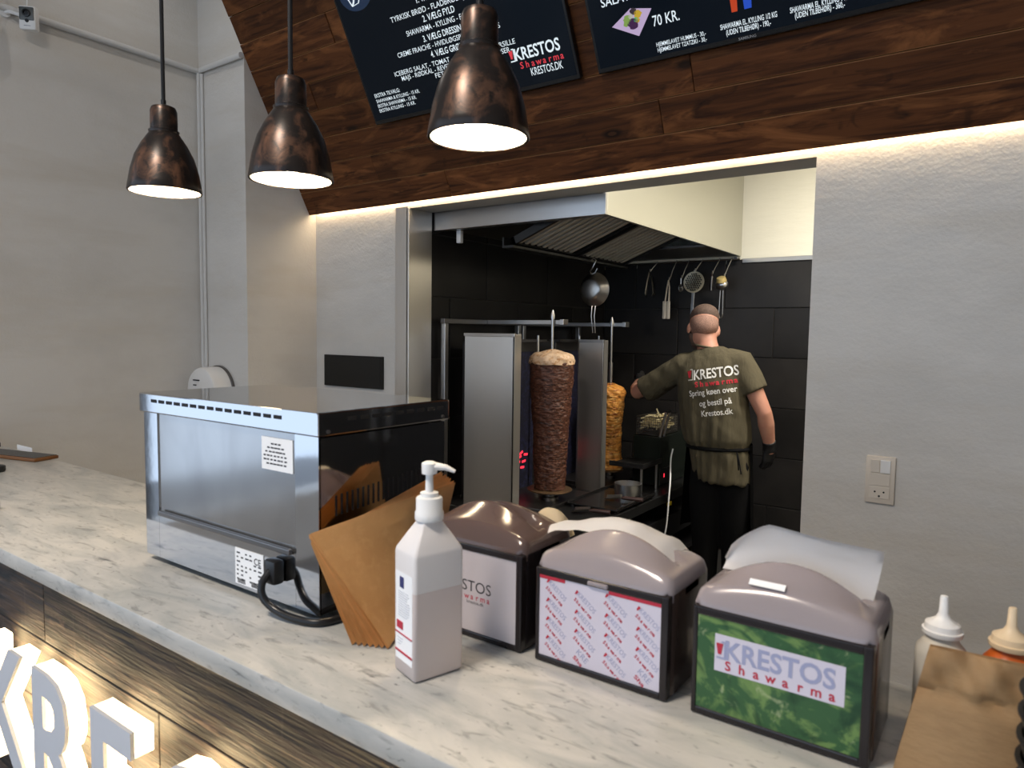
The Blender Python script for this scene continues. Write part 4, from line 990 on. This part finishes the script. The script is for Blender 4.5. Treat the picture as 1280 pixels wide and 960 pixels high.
def scoop(label, o, xd, z, L=.09, W=.10, H=.13):
    t = thing('meat_scoop', label, 'scoop', o, 'steel meat scoops in the kitchen')
    xd = V(xd).normalized(); yd = V((-xd.y, xd.x, 0)); o = V(o)
    def bl(u, v): a = (v-.5)*1.5; ww = W*(.65+.35*(1-u)); return o + xd*(-L*(1-u)) + yd*(ww*.5*math.sin(a)/.68) + V((0, 0, .004+.055*(1-math.cos(a))+.012*u))
    MB().grid(bl, 8, 12, .0016).obj('blade', STEEL, t, ang=60)
    MB().tube([o+V((0, 0, .017)), o+xd*.02+V((0, 0, .019)), o+xd*H+V((0, 0, .016))], [.006, .011, .012], 10).obj('handle', BROWNH, t)
scoop('brown handled steel meat scoop lying before the round pan on the griddle', (-1.75, 3.55, PZ), (.95, .30, 0), 0, H=.12)
scoop('nearer steel meat scoop with a brown handle, just above the white napkins', (-1.80, 3.27, TZ+.001), (.95, .30, 0), 0, H=.11)
# white cable
tag(at(MB().tube(sm([(-1.645, 4.02, .86), (-1.64, 3.98, .80), (-1.59, 3.86, .70), (-1.575, 3.81, .60), (-1.58, 3.80, .45), (-1.60, 3.80, .30), (-1.60, 3.82, .10), (-1.58, 3.84, .008), (-1.45, 3.88, .008)]), .0045, 8).obj('power_cable', WHITE), (-1.58, 3.84, 0)), 'thin white power cable hanging down beside the cook', 'cable')

# ================================================================== THE COOK
def remesh(mb_list, name, m, parent, vox, smooth_it=6, disp=None):
    bm = bmesh.new()
    for b in mb_list:
        me = bpy.data.meshes.new('t'); bmesh.ops.recalc_face_normals(b.bm, faces=b.bm.faces[:]); b.bm.to_mesh(me); bm.from_mesh(me); bpy.data.meshes.remove(me); b.bm.free()
    me = bpy.data.meshes.new('t'); bm.to_mesh(me); bm.free()
    o = bpy.data.objects.new('t', me); COL.objects.link(o)
    r = o.modifiers.new('r', 'REMESH'); r.mode = 'VOXEL'; r.voxel_size = vox
    s_ = o.modifiers.new('s', 'SMOOTH'); s_.iterations = smooth_it; s_.factor = .5
    dg = bpy.context.evaluated_depsgraph_get()
    nm = bpy.data.meshes.new_from_object(o.evaluated_get(dg)); bpy.data.objects.remove(o)
    if disp:
        for v, nn in zip(nm.vertices, [q.vector.copy() for q in nm.vertex_normals]): v.co += nn*disp(v.co)
    nm.transform(Matrix.Translation(-parent.location)); nm.name = name; nm.materials.append(m); nm.shade_smooth()
    ob = bpy.data.objects.new(name, nm); COL.objects.link(ob); ob.parent = parent
    return ob
def ell(c, r, rot=None, seg=20):
    b = MB(); M = Matrix.Translation(c) @ (rot or Matrix.Identity(4)) @ Matrix.Diagonal((*r, 1))
    bmesh.ops.create_uvsphere(b.bm, u_segments=seg, v_segments=seg//2+2, radius=1, matrix=M); return b
def oval(c, rx, ry, tilt=0, yaw=0, n=24, p=2.3):
    """horizontal-ish ring: rx across, ry deep"""
    out = []
    M = Matrix.Translation(c) @ Matrix.Rotation(yaw, 4, 'Z') @ Matrix.Rotation(tilt, 4, 'Y')
    for k in range(n):
        a = 2*PI*k/n; ca, sa = math.cos(a), math.sin(a)
        out.append(M @ V((rx*math.copysign(abs(ca)**(2/p), ca), ry*math.copysign(abs(sa)**(2/p), sa), 0)))
    return out
pr = thing('person', 'cook in an olive t-shirt, black apron and black glove, facing the chicken spit', 'person', (-1.38, 4.02, 0))
YP = 4.02
def torso(gx, gy):    # rings for torso, gx/gy growth for clothing
    R = []
    for (x, y, z, rx, ry, tl) in ((-1.345, YP+.02, .70, .150, .110, 0), (-1.350, YP+.02, .80, .160, .118, 0), (-1.365, YP+.01, .92, .152, .108, -.04), (-1.385, YP, 1.04, .160, .110, -.08), (-1.400, YP-.005, 1.16, .175, .116, -.10), (-1.412, YP-.01, 1.28, .188, .118, -.12), (-1.420, YP-.005, 1.36, .185, .108, -.13), (-1.430, YP+.0, 1.42, .160, .090, -.13), (-1.442, YP+.005, 1.462, .105, .068, -.12)):
        R.append(oval((x, y, z), rx+gx, ry+gy, tl))
    return R
SHL, ELL, WRL, HNL = V((-1.585, YP+.00, 1.375)), V((-1.925, YP+.055, 1.185)), V((-2.01, YP+.28, 1.235)), V((-2.035, YP+.36, 1.26))
SHR, ELR, WRR, HNR = V((-1.245, YP-.01, 1.405)), V((-1.105, YP-.015, 1.12)), V((-1.092, YP+.07, .925)), V((-1.105, YP+.085, .80))
HC = V((-1.490, YP+.035, 1.598)); HR = Matrix.Rotation(math.radians(28), 4, 'Z') @ Matrix.Rotation(math.radians(-24), 4, 'X') @ Matrix.Rotation(math.radians(5), 4, 'Y')
def hs(*r): return tuple(q*1.07 for q in r)
def hd_(p): return HC + (HR.to_3x3() @ (V(p)*1.07))
body = []
body.append(MB().rings(torso(0, 0)))
for leg in ((-1.435, -.004), (-1.265, .02)):
    x, dy = leg
    body.append(MB().tube([(x+.02*(1 if x < -1.35 else -1), YP+.02, .80), (x, YP+.02+dy, .62), (x, YP+.01+dy, .47), (x, YP+.035+dy, .30), (x, YP+.04+dy, .09)], [.098, .085, .060, .055, .038], 16))
    body.append(MB().tube([(x, YP+.03+dy, .055), (x-.02, YP+.11+dy, .04), (x-.04, YP+.20+dy, .032)], [.038, .042, .028], 12))
body.append(MB().tube([(-1.440, YP+.0, 1.44), (-1.458, YP+.015, 1.50), (-1.478, YP+.03, 1.56)], [.070, .060, .060], 18))
body.append(ell(hd_((0, .0, .035)), hs(.078, .098, .085), HR)); body.append(ell(hd_((0, .022, -.045)), hs(.060, .075, .070), HR)); body.append(ell(hd_((0, .055, -.085)), hs(.038, .040, .028), HR))
body.append(ell(hd_((0, .098, -.020)), hs(.014, .022, .026), HR)); body.append(ell(hd_((0, .088, .022)), hs(.050, .014, .012), HR)); body.append(ell(hd_((0, .092, -.062)), hs(.026, .010, .010), HR))
for s_ in (-1, 1):
    body.append(ell(hd_((s_*.080, -.002, -.012)), hs(.010, .020, .033), HR @ Matrix.Rotation(s_*-.35, 4, 'Z')))
body.append(MB().tube([SHL+V((.06, 0, .0)), SHL, SHL.lerp(ELL, .5), ELL, ELL.lerp(WRL, .35), WRL], [.065, .062, .052, .045, .046, .030], 16))
body.append(MB().tube([SHR+V((-.06, 0, -.01)), SHR+V((-.008, 0, -.012)), SHR.lerp(ELR, .5), ELR, ELR.lerp(WRR, .3), WRR, WRR.lerp(HNR, .3)], [.052, .054, .052, .043, .046, .031, .030], 16))
def hand(out, wr, hn, side, palmn, curl, grow=0):
    d = (hn-wr).normalized(); pn = V(palmn); pn = (pn-d*d.dot(pn)).normalized(); sd_ = d.cross(pn)*side
    out.append(MB().tube([wr, wr+d*.04, wr+d*.085], [.027+grow, .036+grow, .036+grow], 12, flat=.55) if False else MB().rings([[wr+d*t+(sd_*math.cos(a)*w_+pn*math.sin(a)*h_) for a in [2*PI*k/14 for k in range(14)]] for t, w_, h_ in ((-.01, .027+grow, .022+grow), (.03, .036+grow, .018+grow), (.065, .041+grow, .016+grow), (.095, .040+grow, .013+grow))]))
    for k, (o_, L_) in enumerate(((-.030, .062), (-.010, .075), (.010, .070), (.029, .055))):
        p = wr+d*.085+sd_*o_; pts = [p]; dd = d.copy(); ax_ = sd_
        for j, f in enumerate((.45, .32, .23)):
            dd = (dd*math.cos(curl*(.7+.2*k*.3)) + pn*math.sin(curl)).normalized(); p = p+dd*L_*f; pts.append(p)
        out.append(MB().tube(pts, [.0098+grow, .0092+grow, .0085+grow, .0068+grow], 8))
    p = wr+d*.02-sd_*.028; out.append(MB().tube([p, p-sd_*.022+d*.028+pn*.008, p-sd_*.028+d*.055+pn*.018, p-sd_*.020+d*.078+pn*.026], [.014+grow, .012+grow, .0105+grow, .008+grow], 8))
hand(body, WRL, HNL, 1, (-.75, .1, -.5), .75); hand(body, WRR, HNR, -1, (-.6, .35, .0), .35)
bd = remesh(body, 'body', SKIN, pr, .0075, 5)
gl = []; hand(gl, WRR, HNR, -1, (-.6, .35, 0), .35, .0035); gl.append(MB().tube([WRR+(ELR-WRR).normalized()*.035, WRR+(ELR-WRR).normalized()*.005, WRR+(HNR-WRR).normalized()*.03], [.040, .037, .036], 16))
remesh(gl, 'glove', GLOVEM, pr, .006, 3)
gl = []; hand(gl, WRL, HNL, 1, (-.75, .1, -.5), .75, .0035); gl.append(MB().tube([WRL+(ELL-WRL).normalized()*.02, WRL+(HNL-WRL).normalized()*.03], [.036, .034], 16))
remesh(gl, 'glove', GLOVEM, pr, .006, 3)
# hair: shaved sides, darker cropped top, beard
remesh([ell(hd_((0, -.003, .010)), hs(.0800, .1005, .073), HR), ell(hd_((0, -.045, .0)), hs(.070, .055, .06), HR)], 'shaved_sides', STUBBLE, pr, .008, 3)
remesh([ell(hd_((0, .000, .062)), hs(.0812, .1035, .0715), HR)], 'cropped_hair', HAIR, pr, .008, 3)
remesh([ell(hd_((0, .045, -.072)), hs(.062, .060, .046), HR), ell(hd_((-.05, .03, -.045)), hs(.026, .03, .035), HR), ell(hd_((.05, .03, -.045)), hs(.026, .03, .035), HR)], 'beard', HAIR, pr, .008, 3)
for s_ in (-1, 1): ell(hd_((s_*.030, .086, .008)), hs(.011, .011, .011), HR, 12).obj('eye', WHITE, pr)
# t-shirt
def folds(co):
    z = co.z; k = max(0, min(1, (1.25-z)/.3)); a = math.atan2(co.y-YP, co.x+1.39)
    f = noise.noise(V((math.cos(a)*3.5, math.sin(a)*3.5, z*2.5)))*(.014*k+.004) + noise.noise(V((co.x*9+co.z*14, co.y*9, co.z*5+co.x*8)))*.006
    f += .003*k*math.sin(a*17 + noise.noise(V((a*2, z*3, 1)))*3)
    return f
sh = []
R_ = []
for (x, y, z, rx, ry, tl) in ((-1.338, YP+.012, .702, .158, .130, .02), (-1.345, YP+.012, .78, .168, .136, 0), (-1.362, YP+.005, .865, .170, .130, 0), (-1.372, YP+.005, .905, .172, .122, -.03), (-1.378, YP, .945, .192, .140, -.06), (-1.390, YP-.004, 1.04, .198, .140, -.10), (-1.402, YP-.006, 1.16, .202, .138, -.12), (-1.414, YP-.008, 1.28, .205, .136, -.13), (-1.420, YP-.004, 1.37, .190, .124, -.15), (-1.428, YP+.0, 1.425, .170, .102, -.15), (-1.440, YP+.006, 1.468, .100, .078, -.12), (-1.446, YP+.008, 1.482, .078, .072, -.12)):
    R_.append(oval((x, y, z), rx, ry, tl, n=36))
sh.append(MB().rings(R_))
sl_e = SHL.lerp(ELL, .80)
sh.append(MB().tube([SHL+V((.08, 0, .0)), SHL+V((0, 0, -.002)), SHL.lerp(ELL, .4)+V((0, 0, -.012)), sl_e+V((0, 0, -.014))], [.080, .082, .080, .083], 20))
sr_e = SHR.lerp(ELR, .58)
sh.append(MB().tube([SHR+V((-.08, 0, .0)), SHR+V((0, 0, -.004)), SHR.lerp(ELR, .3), sr_e], [.080, .081, .078, .080], 20))
shirt = remesh(sh, 't_shirt', OLIVE, pr, .010, 4, folds)
# ribbed collar
MB().tube([V((-1.446, YP+.008, 1.484)) + V((.076*math.cos(a), .068*math.sin(a), -.012*math.cos(a)-.004*math.sin(a))) for a in [2*PI*k/28 for k in range(28)]], .0065, 8, closed=True).obj('collar', OLIVE, shirt)
# back print, pressed on to the shirt
bmx = bmesh.new(); bmx.from_mesh(shirt.data); bvh = BVHTree.FromBMesh(bmx); bmx.free()
def press(b, name, m):
    bmesh.ops.triangulate(b.bm, faces=b.bm.faces[:])
    bmesh.ops.subdivide_edges(b.bm, edges=[e for e in b.bm.edges if e.calc_length() > .012], cuts=2, use_grid_fill=False)
    bmesh.ops.triangulate(b.bm, faces=b.bm.faces[:])
    off = pr.location
    for v in b.bm.verts:
        hit = bvh.ray_cast(V((v.co.x-off.x, 2.5-off.y, v.co.z-off.z)), V((0, 1, 0)))
        if hit[0] is not None: v.co = hit[0] + off + V((0, -.0028, 0))
    return b.obj(name, m, shirt, True, kind='stuff')
ta = math.radians(9.5); TR = V((math.cos(ta), 0, math.sin(ta))); TU = V((-math.sin(ta), 0, math.cos(ta)))
bw, br = MB(), MB()
def line(b, s, x, z, size, al='L', bold=0, sx=1): b.text(s, (x, 3.6, z), TR, TU, size, al, bold, sx)
TSX = -1.494; TSZ = 1.297
line(bw, 'KRESTOS', TSX+.020, TSZ, .079, 'L', .02, .78)
emblem(br, bw, TSX, 3.6, TSZ-.002, .058, TR, TU)
for i, ch in enumerate('Shawarma'):
    p = V((TSX+.040, 3.6, TSZ-.040)) + TR*(i*.0305); br.text(ch, p, TR, TU, .042, 'C', .03)
line(bw, 'Spring køen over', TSX+.128, TSZ-.076, .048, 'C', .012, .80); line(bw, 'og bestil på', TSX+.148, TSZ-.136, .048, 'C', .012, .82); line(bw, 'Krestos.dk', TSX+.160, TSZ-.194, .048, 'C', .012, .82)
press(bw, 'back_print', SHIRTW); press(br, 'red_back_print', SHIRTR)
# trousers, apron, shoes
tr_ = [MB().rings([oval((-1.348, YP+.018, .88), .156, .116), oval((-1.348, YP+.018, .80), .170, .128), oval((-1.350, YP+.02, .70), .176, .126)])]
for x, dy in ((-1.435, -.004), (-1.265, .02)):
    tr_.append(MB().tube([(x+.02*(1 if x < -1.35 else -1), YP+.02, .80), (x, YP+.02+dy, .62), (x, YP+.012+dy, .47), (x, YP+.035+dy, .30), (x, YP+.04+dy, .07)], [.112, .102, .084, .078, .070], 18))
remesh(tr_, 'trousers', DARKC, pr, .010, 4)
for x, dy in ((-1.435, -.004), (-1.265, .02)):
    sh_ = MB().rings([[V((x + (-.02 if i else 0)*t, YP-.055+dy, 0)) + V((wd*math.cos(a), .27*t, max(0, h_*(.5+.5*math.sin(a))) )) for a in [2*PI*k/16 for k in range(16)]] for i, (t, wd, h_) in enumerate(((0, .025, .06), (.12, .040, .10), (.45, .044, .085), (.78, .047, .055), (.95, .036, .042), (1.0, .015, .025)))])
    sh_.obj('shoe', RUBBER, pr)
ap = []
def aprf(u, v):
    a = math.radians(-10 + 200*u); z = .93 - .53*v
    return (-1.365 + (.190+.025*v)*math.cos(a), YP+.01 + (.150+.03*v)*math.sin(a), z)
MB().grid(aprf, 30, 10, .003).obj('apron', DARKC, pr, ang=70)
MB().tube([V((-1.368, YP+.004, .903)) + V((.182*math.cos(a), .133*math.sin(a), -.006*math.cos(a)+.01*math.cos(a))) for a in [2*PI*k/40 for k in range(40)]], .011, 8, closed=True, flat=1.0).obj('apron_string', DARKC, pr)
for k, (x1_, z1_) in enumerate(((-1.205, .80), (-1.190, .78))): MB().tube([(-1.225, YP-.10, .90), (-1.21+.006*k, YP-.125, .86), (x1_, YP-.118, z1_)], .004, 6, flat=.5).obj('string_tail', DARKC, pr)
# slicer in the cook's hand behind the chicken cone
sl = thing('kebab_slicer', 'small white electric kebab slicer held by the cook behind the chicken cone', 'slicer', HNL)
MB().tube([HNL+V((-.02, -.02, -.02)), HNL+V((-.03, .05, .0))], [.018, .020], 12).obj('handle', WHITE, sl)
MB().lathe([(.045, 0), (.045, .004)], (0, 0, 0), 28, Matrix.Translation(HNL+V((-.035, .08, .0))) @ Matrix.Rotation(PI/2, 4, 'Y')).obj('round_blade', STEEL, sl)
